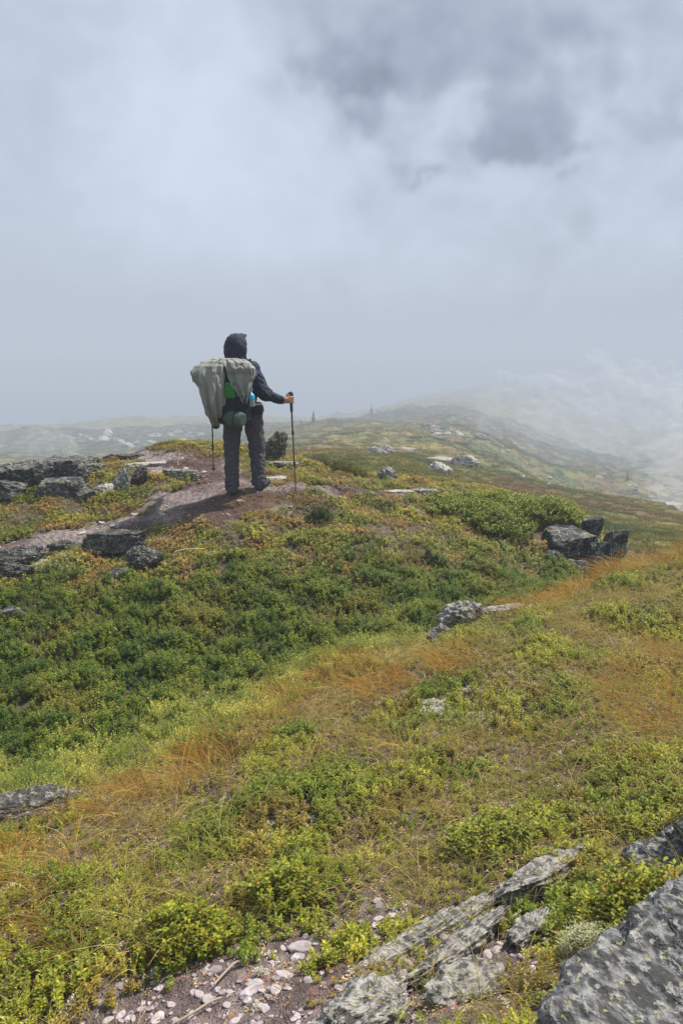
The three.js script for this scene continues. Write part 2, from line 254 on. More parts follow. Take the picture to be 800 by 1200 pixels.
function tuft(seed, blades, rad, h, w, o = {}) {
  const g = new G(), R = rng(seed);
  for (let k = 0; k < blades; k++) {
    const a = R() * 6.28, q = Math.sqrt(R()) * rad, x = Math.cos(a) * q, z = Math.sin(a) * q, l = h * (0.5 + 0.7 * R()), out = (0.25 + 0.7 * R()) * l * (o.arch ?? 1), b = a + (R() - 0.5) * 1.6, wx = (o.wind?.[0] ?? 0) * l, wz = (o.wind?.[1] ?? 0) * l;
    const pts = []; for (let s = 0; s <= 4; s++) { const t = s / 4; pts.push(V(x + (Math.cos(b) * out + wx) * t * t, l * (t - 0.32 * t * t * (o.arch ?? 1)) - 0.015 * (s === 0), z + (Math.sin(b) * out + wz) * t * t)); }
    const k1 = 0.65 + 0.7 * R(), c = [k1, k1 * (0.92 + 0.16 * R()), k1];
    g.strip(pts, w, mix3(c, [c[0] * 0.8, c[1] * 0.95, c[2] * 0.9], R()), [c[0] * 1.25, c[1] * 1.1, c[2]]);
  }
  return g.geo();
}
const footprints = [];                                                // where a rock or a boot stands nothing grows: x, z, radii, turn
const covered = (x, z, grow = 0) => footprints.some(([fx, fz, a, b, t]) => { const dx = x - fx, dz = z - fz, c = Math.cos(t), s = Math.sin(t), p = (dx * c - dz * s) / (a + grow), q = (dx * s + dz * c) / (b + grow); return p * p + q * q < 1; });

// ---------------------------------------------------------------- the ground sheet
{
  const pos = new Float32Array(GW * GW * 3), uv = new Float32Array(GW * GW * 2), c = new Float32Array(GW * GW * 3), idx = new Uint32Array((GW - 1) * (GW - 1) * 6);
  let o = 0;
  for (let j = 0; j < GW; j++) for (let i = 0; i < GW; i++) {
    const k = j * GW + i, x = gx[i], z = gx[j] + GZ, r = Math.hypot(x, z);
    pos.set([x, heights[k], z], k * 3); uv.set([x * 0.55, z * 0.55], k * 2);
    const a = fbm2(x * 0.9, z * 0.9, 4), b = n2(x * 3.1, z * 3.1), far = sstep(11, 16, r);
    let q = mix3([0.06, 0.045, 0.034], [0.14, 0.108, 0.078], clamp(0.5 + a + 0.3 * b, 0, 1));
    const tr = Math.max(trailAt(x, z), gravelAt(x, z)); q = mix3(q, mix3([0.10, 0.068, 0.066], [0.20, 0.155, 0.15], clamp(0.5 + 0.8 * b, 0, 1)), clamp(tr * 1.3, 0, 1));
    if (far > 0) {                                                    // turf of the hillside: olive, straw, moss and heath in drifts
      const p1 = fbm2(x * 0.045, z * 0.025 + 3, 5), p2 = fbm2(x * 0.11 + 7, z * 0.06, 5), p3 = fbm2(x * 0.5, z * 0.35, 3);
      let t = mix3([0.11, 0.125, 0.028], [0.24, 0.21, 0.06], clamp(0.5 + 1.1 * p1 + 0.5 * p3, 0, 1));
      t = mix3(t, [0.16, 0.10, 0.05], sstep(0.1, 0.35, p2) * 0.8); t = mix3(t, [0.065, 0.095, 0.024], sstep(0.08, 0.3, -p2) * 0.8);
      q = mix3(q, t, far);
    }
    c.set(q.map((v) => v * 1.5), k * 3);
    if (i < GW - 1 && j < GW - 1) { idx.set([k, k + GW, k + 1, k + 1, k + GW, k + GW + 1], o); o += 6; }
  }
  const g = new THREE.BufferGeometry();
  g.setAttribute('position', new THREE.BufferAttribute(pos, 3)); g.setAttribute('uv', new THREE.BufferAttribute(uv, 2)); g.setAttribute('color', new THREE.BufferAttribute(c, 3)); g.setIndex(new THREE.BufferAttribute(idx, 1)); g.computeVertexNormals();
  top(shadowed(new THREE.Mesh(g, M.soil)), 'ground', { kind: 'structure', label: 'rolling alpine ground of dark soil and turf', category: 'ground' });
}
{ // the trodden trail: its own sheet of gravelly soil, proud in the middle and dipping under the turf at its ragged edge
  const x0 = -5.6, x1 = 1.9, z0 = -11.6, z1 = -6.4, st = 0.045, nx = Math.round((x1 - x0) / st), nz = Math.round((z1 - z0) / st), pos = [], uv = [], c = [], id = new Int32Array((nx + 1) * (nz + 1)).fill(-1), idx = [], on = new Float32Array((nx + 1) * (nz + 1));
  for (let j = 0; j <= nz; j++) for (let i = 0; i <= nx; i++) on[j * (nx + 1) + i] = trailAt(x0 + i * st, z0 + j * st);
  for (let j = 0; j <= nz; j++) for (let i = 0; i <= nx; i++) {
    const k = j * (nx + 1) + i, x = x0 + i * st, z = z0 + j * st;
    let near = 0; for (let b = Math.max(0, j - 1); b <= Math.min(nz, j + 1); b++) for (let a = Math.max(0, i - 1); a <= Math.min(nx, i + 1); a++) near = Math.max(near, on[b * (nx + 1) + a]);
    if (near < 0.2) continue;
    id[k] = pos.length / 3; const f = on[k];
    pos.push(x, H(x, z) + 0.028 * Math.min(1, f * 1.6) - 0.012 + (0.006 * n2(x * 9, z * 9) + 0.004 * n2(x * 19, z * 19)) * f, z); uv.push(x * 0.7, z * 0.7);
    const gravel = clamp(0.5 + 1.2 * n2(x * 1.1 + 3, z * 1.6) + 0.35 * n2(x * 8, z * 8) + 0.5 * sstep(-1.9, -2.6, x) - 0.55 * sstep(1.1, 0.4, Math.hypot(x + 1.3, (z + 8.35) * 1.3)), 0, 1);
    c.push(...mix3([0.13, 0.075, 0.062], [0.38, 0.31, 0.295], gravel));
  }
  for (let j = 0; j < nz; j++) for (let i = 0; i < nx; i++) { const a = id[j * (nx + 1) + i], b = id[j * (nx + 1) + i + 1], d = id[(j + 1) * (nx + 1) + i], e = id[(j + 1) * (nx + 1) + i + 1]; if (a >= 0 && b >= 0 && d >= 0 && e >= 0) idx.push(a, d, b, b, d, e); }
  const g = new THREE.BufferGeometry();
  g.setAttribute('position', new THREE.Float32BufferAttribute(pos, 3)); g.setAttribute('uv', new THREE.Float32BufferAttribute(uv, 2)); g.setAttribute('color', new THREE.Float32BufferAttribute(c, 3)); g.setIndex(idx); g.computeVertexNormals();
  top(shadowed(new THREE.Mesh(g, M.soil)), 'path', { kind: 'structure', label: 'worn gravel footpath over the mound', category: 'path' });
}
const onTop = (x, z) => H(x, z) + (trailAt(x, z) > 0.3 ? 0.016 * Math.min(1, trailAt(x, z) * 1.6) : 0);

// ---------------------------------------------------------------- rocks
// an angular block: a ball cut by random planes, then roughened; sizes are half extents
function rockGeo(seed, detail, [sx, sy, sz], o = {}) {
  const R = rng(seed), cuts = [], nC = o.cuts ?? 14;
  for (let k = 0; k < nC; k++) { const n = V(R() * 2 - 1, R() * 2 - 1, R() * 2 - 1).normalize(); if (o.slab) { n.y *= 0.35; n.normalize(); } cuts.push([n, 0.62 + 0.33 * R()]); }
  if (o.slab) cuts.push([V(0.06, 1, 0.05).normalize(), 0.62], [V(0, -1, 0), 0.7]);
  if (o.block) for (const [ax, k] of [[V(1, 0, 0), 0.68], [V(-1, 0, 0), 0.68], [V(0, 1, 0), 0.62], [V(0, -1, 0), 0.7], [V(0, 0, 1), 0.66], [V(0, 0, -1), 0.66], [V(0.8, 0.7, 0.2), 0.78], [V(-0.5, 0.8, 0.4), 0.8]]) cuts.push([ax.clone().add(V(R() - 0.5, R() - 0.5, R() - 0.5).multiplyScalar(0.55)).normalize(), k + 0.08 * (R() - 0.5)]);
  for (const c of o.planes ?? []) cuts.push([V(...c[0]).normalize(), c[1]]);
  let g = new THREE.IcosahedronGeometry(1, detail); g.deleteAttribute('uv'); g.deleteAttribute('normal'); g = mergeVertices(g, 1e-5);
  const p = g.attributes.position, d = V(0, 0, 0), f = o.freq ?? 2.2, am = o.rough ?? 0.09;
  for (let i = 0; i < p.count; i++) {
    d.fromBufferAttribute(p, i).normalize();
    let r = 1; for (const [n, k] of cuts) { const q = d.dot(n); if (q > 0.05) r = Math.min(r, k / q); }
    let x = d.x * r, y = d.y * r, z = d.z * r; const s = seed * 3.7;
    const e = am * (fbm3(x * f + s, y * f, z * f, 4) * 1.6 + 0.5 * (Math.abs(n3(x * f * 2.2, y * f * 2.2 + s, z * f * 2.2)) - 0.5)), bed = (o.bed ?? 0) * Math.sin((y * 1.0 + 0.25 * x + 0.12 * n3(x * 2, y * 2, z * 2 + s)) * (o.bedF ?? 22)) * (1 - Math.abs(d.y));
    r = 1 + e + bed; p.setXYZ(i, x * r * sx, y * r * sy, z * r * sz);
  }
  g.computeVertexNormals(); g = g.toNonIndexed();
  const q = g.attributes.position, uv = new Float32Array(q.count * 2), a = V(0, 0, 0), b = V(0, 0, 0), c = V(0, 0, 0), us = o.uv ?? 1.1, off = seed * 0.37;
  for (let i = 0; i < q.count; i += 3) {
    a.fromBufferAttribute(q, i); b.fromBufferAttribute(q, i + 1); c.fromBufferAttribute(q, i + 2);
    const n = V(0, 0, 0).crossVectors(b.clone().sub(a), c.clone().sub(a)), ax = Math.abs(n.x), ay = Math.abs(n.y), az = Math.abs(n.z);
    [a, b, c].forEach((w, k) => { const [u, v] = ay >= ax && ay >= az ? [w.x, w.z] : ax > az ? [w.z, w.y] : [w.x, w.y]; uv[(i + k) * 2] = u * us + off; uv[(i + k) * 2 + 1] = v * us + off; });
  }
  g.setAttribute('uv', new THREE.BufferAttribute(uv, 2));
  if (o.tone) { const cc = new Float32Array(q.count * 3); for (let i = 0; i < cc.length; i += 3) cc.set(o.tone, i); g.setAttribute('color', new THREE.BufferAttribute(cc, 3)); }
  return g;
}
function rock(name, label, [x, y, z], size, turn, mat, seed, o = {}) {
  const m = new THREE.Mesh(rockGeo(seed, o.detail ?? 20, size, o), mat);
  m.position.set(x, y ?? H(x, z) + size[1] * (o.up ?? 0.35), z); m.rotation.set(o.rx ?? 0, turn, o.rz ?? 0, 'YXZ');
  top(shadowed(m), name, { label, category: o.category ?? 'rock', ...(o.group ? { group: o.group } : {}) });
  if (!o.free) footprints.push([x, z, size[0] * 0.86, size[2] * 0.86, turn]);
  return m;
}

// foreground: ribs of bedrock running across the gravel, and the two crusted boulders beside them
const RIB = 0.62;                                                     // their common bearing
rock('bedrock_rib', 'long narrow pale grey rib of bedrock bordering the pebbly bare soil', [0.17, -1.735, -2.0], [0.5, 0.085, 0.06], RIB, M.schist, 21, { detail: 34, slab: true, bed: 0.05, rough: 0.16, freq: 3.4, rz: 0.03, rx: -0.25, uv: 1.6 });
rock('bedrock_rib', 'broad pale bedrock rib with black stained hollow under bilberry leaves', [0.66, null, -2.27], [0.26, 0.06, 0.075], RIB, M.schist, 22, { detail: 30, up: 0.3, slab: true, bed: 0.05, rough: 0.14, freq: 2.6, rx: -0.3, uv: 1.6 });
rock('bedrock_rib', 'short thin bedrock rib lying between quartz chips', [0.33, null, -1.93], [0.24, 0.06, 0.04], RIB + 0.1, M.schist, 23, { detail: 24, up: 0.3, slab: true, bed: 0.06, rough: 0.14, freq: 3, uv: 1.6 });
rock('bedrock_rib', 'low flaky bedrock plate among dry grass below the long rib', [0.06, null, -1.68], [0.17, 0.06, 0.09], RIB, M.schist, 24, { detail: 24, up: 0.3, slab: true, bed: 0.05, rough: 0.15, freq: 3, uv: 1.6 });
rock('bedrock_rib', 'flat grey bedrock plate scattered with pale chips', [0.32, null, -1.72], [0.13, 0.05, 0.08], RIB - 0.1, M.schist, 25, { detail: 20, up: 0.3, slab: true, bed: 0.05, rough: 0.15, uv: 1.6 });
rock('bedrock_rib', 'small dark tipped bedrock rib beside the pale lichen tufts', [0.56, null, -2.0], [0.13, 0.06, 0.04], RIB + 0.15, M.schist, 26, { detail: 20, up: 0.3, slab: true, rough: 0.15, uv: 1.6 });
rock('boulder', 'large grey boulder crusted with black and yellow green lichen', [0.92, -1.37, -1.18], [0.86, 0.44, 0.66], 0.74, M.crusted, 31, { detail: 70, cuts: 12, block: true, rough: 0.11, freq: 2.4, planes: [[[0, 0.3, -1], 0.72], [[0.1, 1, 0], 0.74]], uv: 1.8 });
rock('boulder', 'dark fissured boulder with pale crusted rim beside the bilberry bush', [1.3, -1.56, -2.02], [0.38, 0.34, 0.40], 0.5, M.crusted, 32, { detail: 34, cuts: 10, rough: 0.17, freq: 2.2, bed: 0.04, bedF: 14, uv: 2 });
rock('flat_rock', 'flat dark grey rock sunk in the edge of the grass bank', [-1.42, null, -3.12], [0.3, 0.09, 0.12], 0.25, M.outcrop, 33, { detail: 26, slab: true, rough: 0.14, up: 0.5 });
rock('flat_rock', 'grey rock with white streak breaking through green shrubs', [0.82, null, -5.12], [0.17, 0.13, 0.11], 0.4, M.schist, 34, { detail: 22, rough: 0.15, up: 0.75 });
rock('flat_rock', 'low grey ledge beside the white streaked rock', [1.13, null, -5.12], [0.26, 0.06, 0.075], 0.2, M.schist, 35, { detail: 24, slab: true, rough: 0.16, up: 0.95 });
rock('flat_rock', 'small grey stone in the shrubs below the white streaked rock', [0.64, null, -4.85], [0.1, 0.08, 0.08], 0.6, M.schist, 36, { detail: 16, rough: 0.15, up: 0.7 });
// stones on the near side of the trail
rock('trail_slab', 'long dark flat topped slab set below the path', [-2.2, null, -7.33], [0.42, 0.15, 0.13], 0.06, M.outcrop, 41, { detail: 28, slab: true, rough: 0.12, up: 0.75, rz: 0.05 });
rock('trail_stone', 'rounded grey stone just below the long dark slab', [-1.83, null, -6.98], [0.17, 0.12, 0.12], 0.3, M.outcrop, 42, { detail: 22, rough: 0.1, up: 0.75 });
rock('trail_stone', 'dark lichened stone at the near edge of the gravel path', [-3.08, null, -7.2], [0.3, 0.1, 0.13], 0.5, M.outcrop, 43, { detail: 22, rough: 0.14, up: 0.5 });
rock('trail_stone', 'low dark stone in pale lichen beside the path', [-3.1, null, -6.86], [0.32, 0.13, 0.12], -0.05, M.outcrop, 44, { detail: 22, rough: 0.15, up: 0.5 });
rock('trail_stone', 'small grey stone among dark green leaves', [-2.0, null, -6.8], [0.13, 0.07, 0.1], 0.8, M.outcrop, 45, { detail: 16, rough: 0.12 });
rock('trail_stone', 'grey stone half buried in bilberry leaves on the shady bank', [-2.72, null, -6.1], [0.14, 0.09, 0.1], 0.3, M.outcrop, 46, { detail: 16, rough: 0.12 });
rock('trail_stone', 'thin dark stone bordering the path bend', [-2.72, null, -7.5], [0.2, 0.07, 0.07], 0.35, M.outcrop, 47, { detail: 16, rough: 0.14, up: 0.5 });
// the black outcrop left of the trail, block by block
const OUT = 'blocks of the dark outcrop left of the path';
[[-3.8, -9.2, 0.42, 0.20, 0.36, 0.2, 'tallest black block at the end of the dark outcrop'], [-3.35, -9.1, 0.38, 0.24, 0.32, 0.7, 'jagged black block crowned with white lichen in the dark outcrop'], [-3.9, -8.85, 0.4, 0.17, 0.25, -0.2, 'low black block fronting the dark outcrop'], [-3.2, -8.75, 0.34, 0.15, 0.22, 0.4, 'sloping black block above the yellow turf'], [-3.1, -9.45, 0.24, 0.12, 0.2, 0.9, 'black block stepping up towards the hiker trail'], [-4.5, -9.3, 0.5, 0.2, 0.45, 0.1, 'outermost dark block of the outcrop'], [-3.45, -9.75, 0.4, 0.14, 0.3, 0.3, 'rear black block of the dark outcrop'], [-2.9, -8.75, 0.2, 0.1, 0.14, 0.6, 'small rounded dark stone at the foot of the outcrop']]
  .forEach(([x, z, a, b, c, t, label], k) => rock('outcrop_block', label, [x, null, z], [a, b, c], t, M.outcrop, 50 + k, { detail: 36, cuts: 3, block: true, rough: 0.085, freq: 2.6, bed: 0.012, bedF: 30, up: k < 2 ? 0.45 : 0.3, group: OUT, uv: 0.6 }));
rock('upright_slab', 'tilted grey brown slab standing in the turf beside the path', [-2.55, null, -8.95], [0.1, 0.2, 0.15], 0.5, M.schist, 61, { detail: 24, rough: 0.14, up: 0.45, rz: -0.25 });
rock('upright_slab', 'dark split slab behind the tilted grey brown slab', [-2.38, null, -9.1], [0.1, 0.15, 0.12], 0.2, M.outcrop, 62, { detail: 22, rough: 0.14, up: 0.4, rz: -0.15 });
rock('ledge_rock', 'flat grey ledge along the edge of the trail gravel', [-1.95, null, -9.3], [0.32, 0.09, 0.1], -0.15, M.schist, 63, { detail: 22, slab: true, rough: 0.14, up: 0.4 });
rock('ledge_rock', 'thin dark ledge on the skyline of the mound', [-2.9, null, -10.4], [0.28, 0.07, 0.1], 0.15, M.outcrop, 64, { detail: 22, slab: true, rough: 0.16, up: 0.6 });
rock('ledge_rock', 'purplish sloping ledge running up the mound', [-2.45, null, -9.75], [0.34, 0.06, 0.1], 0.5, M.pale, 65, { detail: 22, slab: true, rough: 0.16, up: 0.25 });
rock('ledge_rock', 'pale brown stone between the path and the black outcrop', [-2.72, null, -8.9], [0.17, 0.09, 0.09], 0.6, M.pale, 66, { detail: 18, rough: 0.14, up: 0.3 });
rock('ledge_rock', 'dark skyline stone beyond the black outcrop', [-3.3, null, -10.0], [0.2, 0.1, 0.12], 0.1, M.outcrop, 67, { detail: 20, rough: 0.16, up: 0.5 });
// the overhanging outcrop at the right end of the mound
const OV = 'blocks of the overhanging outcrop';
[[2.5, -1.92, -8.35, 0.34, 0.24, 0.3, 0.2, 0.1, 'large dark block carrying the juniper mat'], [2.78, -2.08, -8.3, 0.24, 0.34, 0.26, 0.5, -0.1, 'deep dark block with mossy foot under the overhang'], [3.0, -1.98, -8.32, 0.15, 0.34, 0.2, -0.1, -0.24, 'upright pointed dark slab at the end of the overhang'], [2.3, -2.06, -8.12, 0.15, 0.17, 0.16, 0.4, 0, 'small rounded grey stone at the foot of the overhang'], [2.82, -1.74, -8.48, 0.13, 0.15, 0.14, 0.7, 0.35, 'pointed dark fragment standing on the overhang'], [2.2, -2.0, -8.4, 0.24, 0.12, 0.2, 0, 0, 'low dark ledge tucked beneath the juniper mat'], [2.95, -2.34, -8.15, 0.24, 0.2, 0.2, 0.3, 0.2, 'broken grey block below the pointed slab'], [2.55, -2.15, -8.1, 0.2, 0.16, 0.16, 0.8, 0, 'shaded block between grass and overhang']]
  .forEach(([x, y, z, a, b, c, t, rz, label], k) => rock('overhang_block', label, [x, y, z], [a, b, c], t, M.outcrop, 70 + k, { detail: 36, cuts: 3, block: true, rough: 0.07, freq: 2.4, bed: 0.012, bedF: 26, rz, group: OV, uv: 0.6 }));
// stones beyond the hiker and on the hillside
rock('boulder', 'squat grey boulder where the mound drops to the meadow', [0.62, null, -10.35], [0.13, 0.13, 0.12], 0.3, M.schist, 81, { detail: 22, rough: 0.14, up: 0.7 });
rock('flat_stone', 'flat pale stone set in bare soil along the faint side path', [0.62, null, -9.3], [0.3, 0.035, 0.12], 0.1, M.pale, 82, { detail: 20, slab: true, rough: 0.14, up: 0.6 });
rock('flat_stone', 'grey flat stone at the end of the faint side path', [1.0, null, -9.45], [0.26, 0.04, 0.12], -0.15, M.schist, 83, { detail: 20, slab: true, rough: 0.14, up: 0.6 });
rock('flat_stone', 'pale flat stone behind the walking pole', [-0.78, null, -9.15], [0.2, 0.03, 0.16], 0.2, M.pale, 84, { detail: 18, slab: true, rough: 0.12, up: 0.5 });
rock('flat_stone', 'thin grey stone in front of the dark bush behind the hiker', [-0.75, null, -9.85], [0.26, 0.05, 0.12], 0.05, M.schist, 85, { detail: 18, slab: true, rough: 0.12, up: 0.5 });
const HILL = [
  [3.0, -23.4, 0.38, 0.32, 0.34, 0.2, 'pale', 'white mottled block below the flat meadow slab'], [5.6, -36, 0.75, 0.36, 0.5, 0.4, 'outcrop', 'dark block beside the white mottled block'], [6.3, -38.5, 0.7, 0.28, 0.5, 0.1, 'pale', 'light grey block leaning over the dark block'], [4.7, -37.5, 0.85, 0.12, 0.4, -0.35, 'pale', 'flat whitish slab lying in the meadow'],
  [1.75, -31, 0.5, 0.4, 0.4, 0.4, 'schist', 'grey stone on the meadow beyond the squat boulder'], [4.3, -53, 0.9, 0.2, 0.5, 0.1, 'pale', 'flat light slab above the meadow stones'], [1.2, -29, 0.4, 0.2, 0.3, 0.9, 'schist', 'low grey stone in meadow grass'],
];
for (const [x, z, a, b, c, t, mat, label] of HILL) rock('meadow_stone', label, [x, null, z], [a, b, c], t, M[mat], Math.round(Math.abs(x * 7 + z * 13)), { detail: 14, rough: 0.14, up: 0.45, uv: 0.7 });
{ // scattered boulders: a few shapes, one object for each stone
  const shapes = [0, 1, 2, 3].map((k) => rockGeo(90 + k, 7, [1, 0.72, 0.9], { cuts: 9, rough: 0.14, uv: 0.5 })), R = rng(77);
  const put = (name, label, group, list, mats) => list.forEach(([x, z, s, f = 0.7]) => { const m = new THREE.Mesh(shapes[Math.floor(R() * 4)], mats[Math.floor(R() * mats.length)]); m.position.set(x, H(x, z) + s * 0.25, z); m.scale.set(s, s * f, s * (0.7 + 0.5 * R())); m.rotation.set(R() * 0.4, R() * 6.28, R() * 0.4); top(shadowed(m), name, { label, category: 'rock', group }); if (z > -40) footprints.push([x, z, s * 0.8, s * 0.8, 0]); });
  const spread = (pts, n, jx, jz, s0, s1) => { const out = []; for (let k = 0; k < n; k++) { const t = R() * (pts.length - 1), i = Math.min(pts.length - 2, Math.floor(t)), f = t - i; out.push([lerp(pts[i][0], pts[i + 1][0], f) + (R() - 0.5) * jx, lerp(pts[i][1], pts[i + 1][1], f) + (R() - 0.5) * jz, s0 * Math.pow(s1 / s0, R() * R())]); } return out; };
  put('hill_boulder', 'pale boulder in the stony band falling down the misty hillside', 'boulders of the stony band on the hill', spread([[10.5, -100], [12.8, -97], [16.6, -94], [19.4, -92], [20.9, -87], [20.9, -78]], 56, 4, 9, 0.22, 0.9), [M.pale, M.schist, M.pale]);
  put('crest_boulder', 'whitish boulder clustered on the brow of the near hillside', 'boulders clustered on the hill brow', spread([[11, -99], [13, -102], [14.6, -98.5], [11.5, -91]], 13, 2.2, 6, 0.25, 0.95), [M.pale, M.pale, M.schist]);
  put('valley_boulder', 'grey boulder strewn in the misty valley beyond the overhang', 'boulders strewn in the valley', spread([[10.4, -36], [16, -50], [26, -75], [31.3, -85], [36.7, -88.7], [43, -98.8], [31.2, -93.4], [41, -108]], 38, 7, 12, 0.25, 1.0), [M.schist, M.pale, M.outcrop]);
  put('slope_boulder', 'small pale stone dotted over the open meadow slope', 'stones dotted over the meadow', spread([[0, -36], [2.3, -41.7], [6, -45], [8.5, -47.8], [6.2, -70], [2.6, -60], [26, -150]], 26, 7, 16, 0.12, 0.32), [M.pale, M.schist]);
  put('ridge_crag', 'pale crag showing through mist on the far ridge across the valley', 'crags on the far misty ridge', spread([[-67.5, -197], [-63.7, -206], [-51, -178], [-51.6, -195], [-46.6, -197], [-40, -188], [-33, -171], [-30, -172], [-42, -155], [-40, -163]], 44, 9, 14, 0.7, 2.6), [M.pale, M.pale, M.schist]);
}
// pebbles and chips lying on the bare soil: those that can be told apart, then the small grit
{
  const R = rng(5), shapes = []; for (let k = 0; k < 8; k++) { const t = 0.6 + 0.5 * R(); shapes.push(rockGeo(200 + k, 6, [1, 0.42, 0.74], { cuts: 7, rough: 0.06, freq: 1.6, uv: 0.03, planes: [[[0.1, 1, 0.1], 0.55]], tone: [t, t * (0.96 + 0.05 * R()), t * (0.97 + 0.06 * R())] })); }
  const P = [[-0.13, -2.13, 17], [-0.09, -2.15, 9], [-0.14, -2.08, 8], [-0.17, -1.97, 10], [-0.18, -1.86, 9], [-0.25, -1.93, 11], [-0.26, -1.89, 12], [-0.32, -1.93, 5], [-0.38, -2.03, 9], [-0.41, -1.94, 8], [-0.36, -1.95, 4], [-0.38, -1.91, 8], [-0.49, -1.93, 6], [-0.57, -2.05, 6], [-0.52, -1.89, 11], [-0.64, -1.94, 7], [-0.61, -1.92, 6], [-0.58, -1.94, 6], [0.12, -2.33, 9], [0.12, -2.23, 8], [0.11, -2.2, 7], [0.17, -2.23, 10], [0.06, -2.37, 6], [0.1, -2.14, 8], [0.07, -2.22, 7], [-0.27, -2.49, 5], [-0.21, -2.29, 5], [-0.22, -2.26, 5], [0.31, -2.05, 7], [0.27, -1.96, 8], [0.32, -1.95, 5], [0.41, -1.91, 8], [0.44, -1.93, 7], [0.5, -2.03, 5], [0.5, -1.96, 6], [0.38, -1.74, 8], [0.32, -1.82, 5], [0.58, -2.19, 8], [-0.32, -1.87, 6], [-0.2, -1.77, 7], [-0.28, -1.77, 8], [-0.42, -1.87, 5], [-0.21, -2.05, 5], [-0.15, -1.86, 6], [-0.1, -1.99, 6], [-0.61, -2.04, 5], [-0.71, -1.98, 6], [-0.12, -2.08, 5], [-0.3, -2.6, 6], [-0.05, -2.42, 5]];
  for (let k = 0; k < 150; k++) { const x = -0.85 + R() * 1.25, z = -1.5 - R() * 0.75; if (gravelAt(x, z) > 0.35 && !covered(x, z)) P.push([x, z, 3.5 + 5 * R() * R()]); }
  for (const [x, z, px] of P) {
    const s = px * 0.0024, m = new THREE.Mesh(shapes[Math.floor(R() * 8)], M.pebble); m.position.set(x, H(x, z) + s * 0.14, z); m.scale.set(s, s * (0.75 + 0.4 * R()), s * (0.8 + 0.4 * R())); m.rotation.set((R() - 0.5) * 0.5, R() * 6.28, (R() - 0.5) * 0.5);
    top(shadowed(m), 'pebble', { label: 'pinkish grey pebble lying on the dark bare soil beside the bedrock ribs', category: 'pebble', group: 'pebbles on the bare soil by the bedrock' });
  }
  for (const [x, z, s] of [[-1.63, -7.39, 0.045], [-1.5, -7.93, 0.05], [-0.76, -7.47, 0.03], [-2.21, -8.18, 0.04], [-2.67, -7.77, 0.05], [-3.16, -7.34, 0.06], [-3.02, -7.51, 0.05], [-2.54, -8.05, 0.04], [-2.84, -7.6, 0.05], [-1.1, -8.35, 0.05], [-0.55, -8.25, 0.03], [-1.9, -8.1, 0.035], [-2.35, -7.85, 0.045], [-3.4, -7.3, 0.05], [-1.95, -9.65, 0.05], [-2.3, -9.9, 0.05], [-1.7, -9.5, 0.04], [0.35, -8.95, 0.04]]) {
    const m = new THREE.Mesh(shapes[Math.floor(R() * 8)], M.pebble); m.position.set(x, onTop(x, z) + s * 0.25, z); m.scale.set(s, s * 0.8, s); m.rotation.set(0.1, R() * 6.28, 0.1);
    top(shadowed(m), 'path_stone', { label: 'pale stone lying loose on the trodden path of the mound', category: 'stone', group: 'loose stones on the path' });
  }
  const grit = [];
  for (let x = -1.2; x < 1.0; x += 0.014) for (let z = -2.6; z < -1.25; z += 0.014) { const px = x + R() * 0.014, pz = z + R() * 0.014, g = gravelAt(px, pz); if (R() < g * 0.5 * (0.55 + n2(px * 9, pz * 9)) && !covered(px, pz, -0.01)) grit.push([px, pz, 0.003 + 0.008 * R() * R() + (R() < 0.08 ? 0.008 : 0)]); }
  const pathGrit = [];
  for (let x = -5; x < 1.6; x += 0.05) for (let z = -11.2; z < -6.6; z += 0.05) { const px = x + R() * 0.05, pz = z + R() * 0.05; if (R() < trailAt(px, pz) * (0.5 + 0.5 * n2(px * 3, pz * 3)) * (px < -1.9 ? 1 : 0.45)) pathGrit.push([px, pz, 0.006 + 0.02 * R() * R()]); }
  const lay = (list, name, label) => { const im = new THREE.InstancedMesh(shapes[2], M.pebble, list.length), m4 = new THREE.Matrix4(), q = new THREE.Quaternion(), e = new THREE.Euler(), c = new THREE.Color(); list.forEach(([x, z, s], k) => { e.set(R() - 0.5, R() * 6.28, R() - 0.5); q.setFromEuler(e); im.setMatrixAt(k, m4.compose(V(x, onTop(x, z) + s * 0.2, z), q, V(s, s * (0.7 + 0.6 * R()), s * (0.7 + 0.5 * R())))); const t = 0.5 + 0.6 * R(); im.setColorAt(k, c.setRGB(t, t * 0.97, t * 0.97)); }); top(shadowed(im), name, { kind: 'stuff', label, category: 'gravel' }); };
  lay(grit, 'soil_gravel', 'fine pale grit scattered over the bare soil by the bedrock');
  lay(pathGrit, 'path_gravel', 'loose grey gravel strewn along the worn path');
}

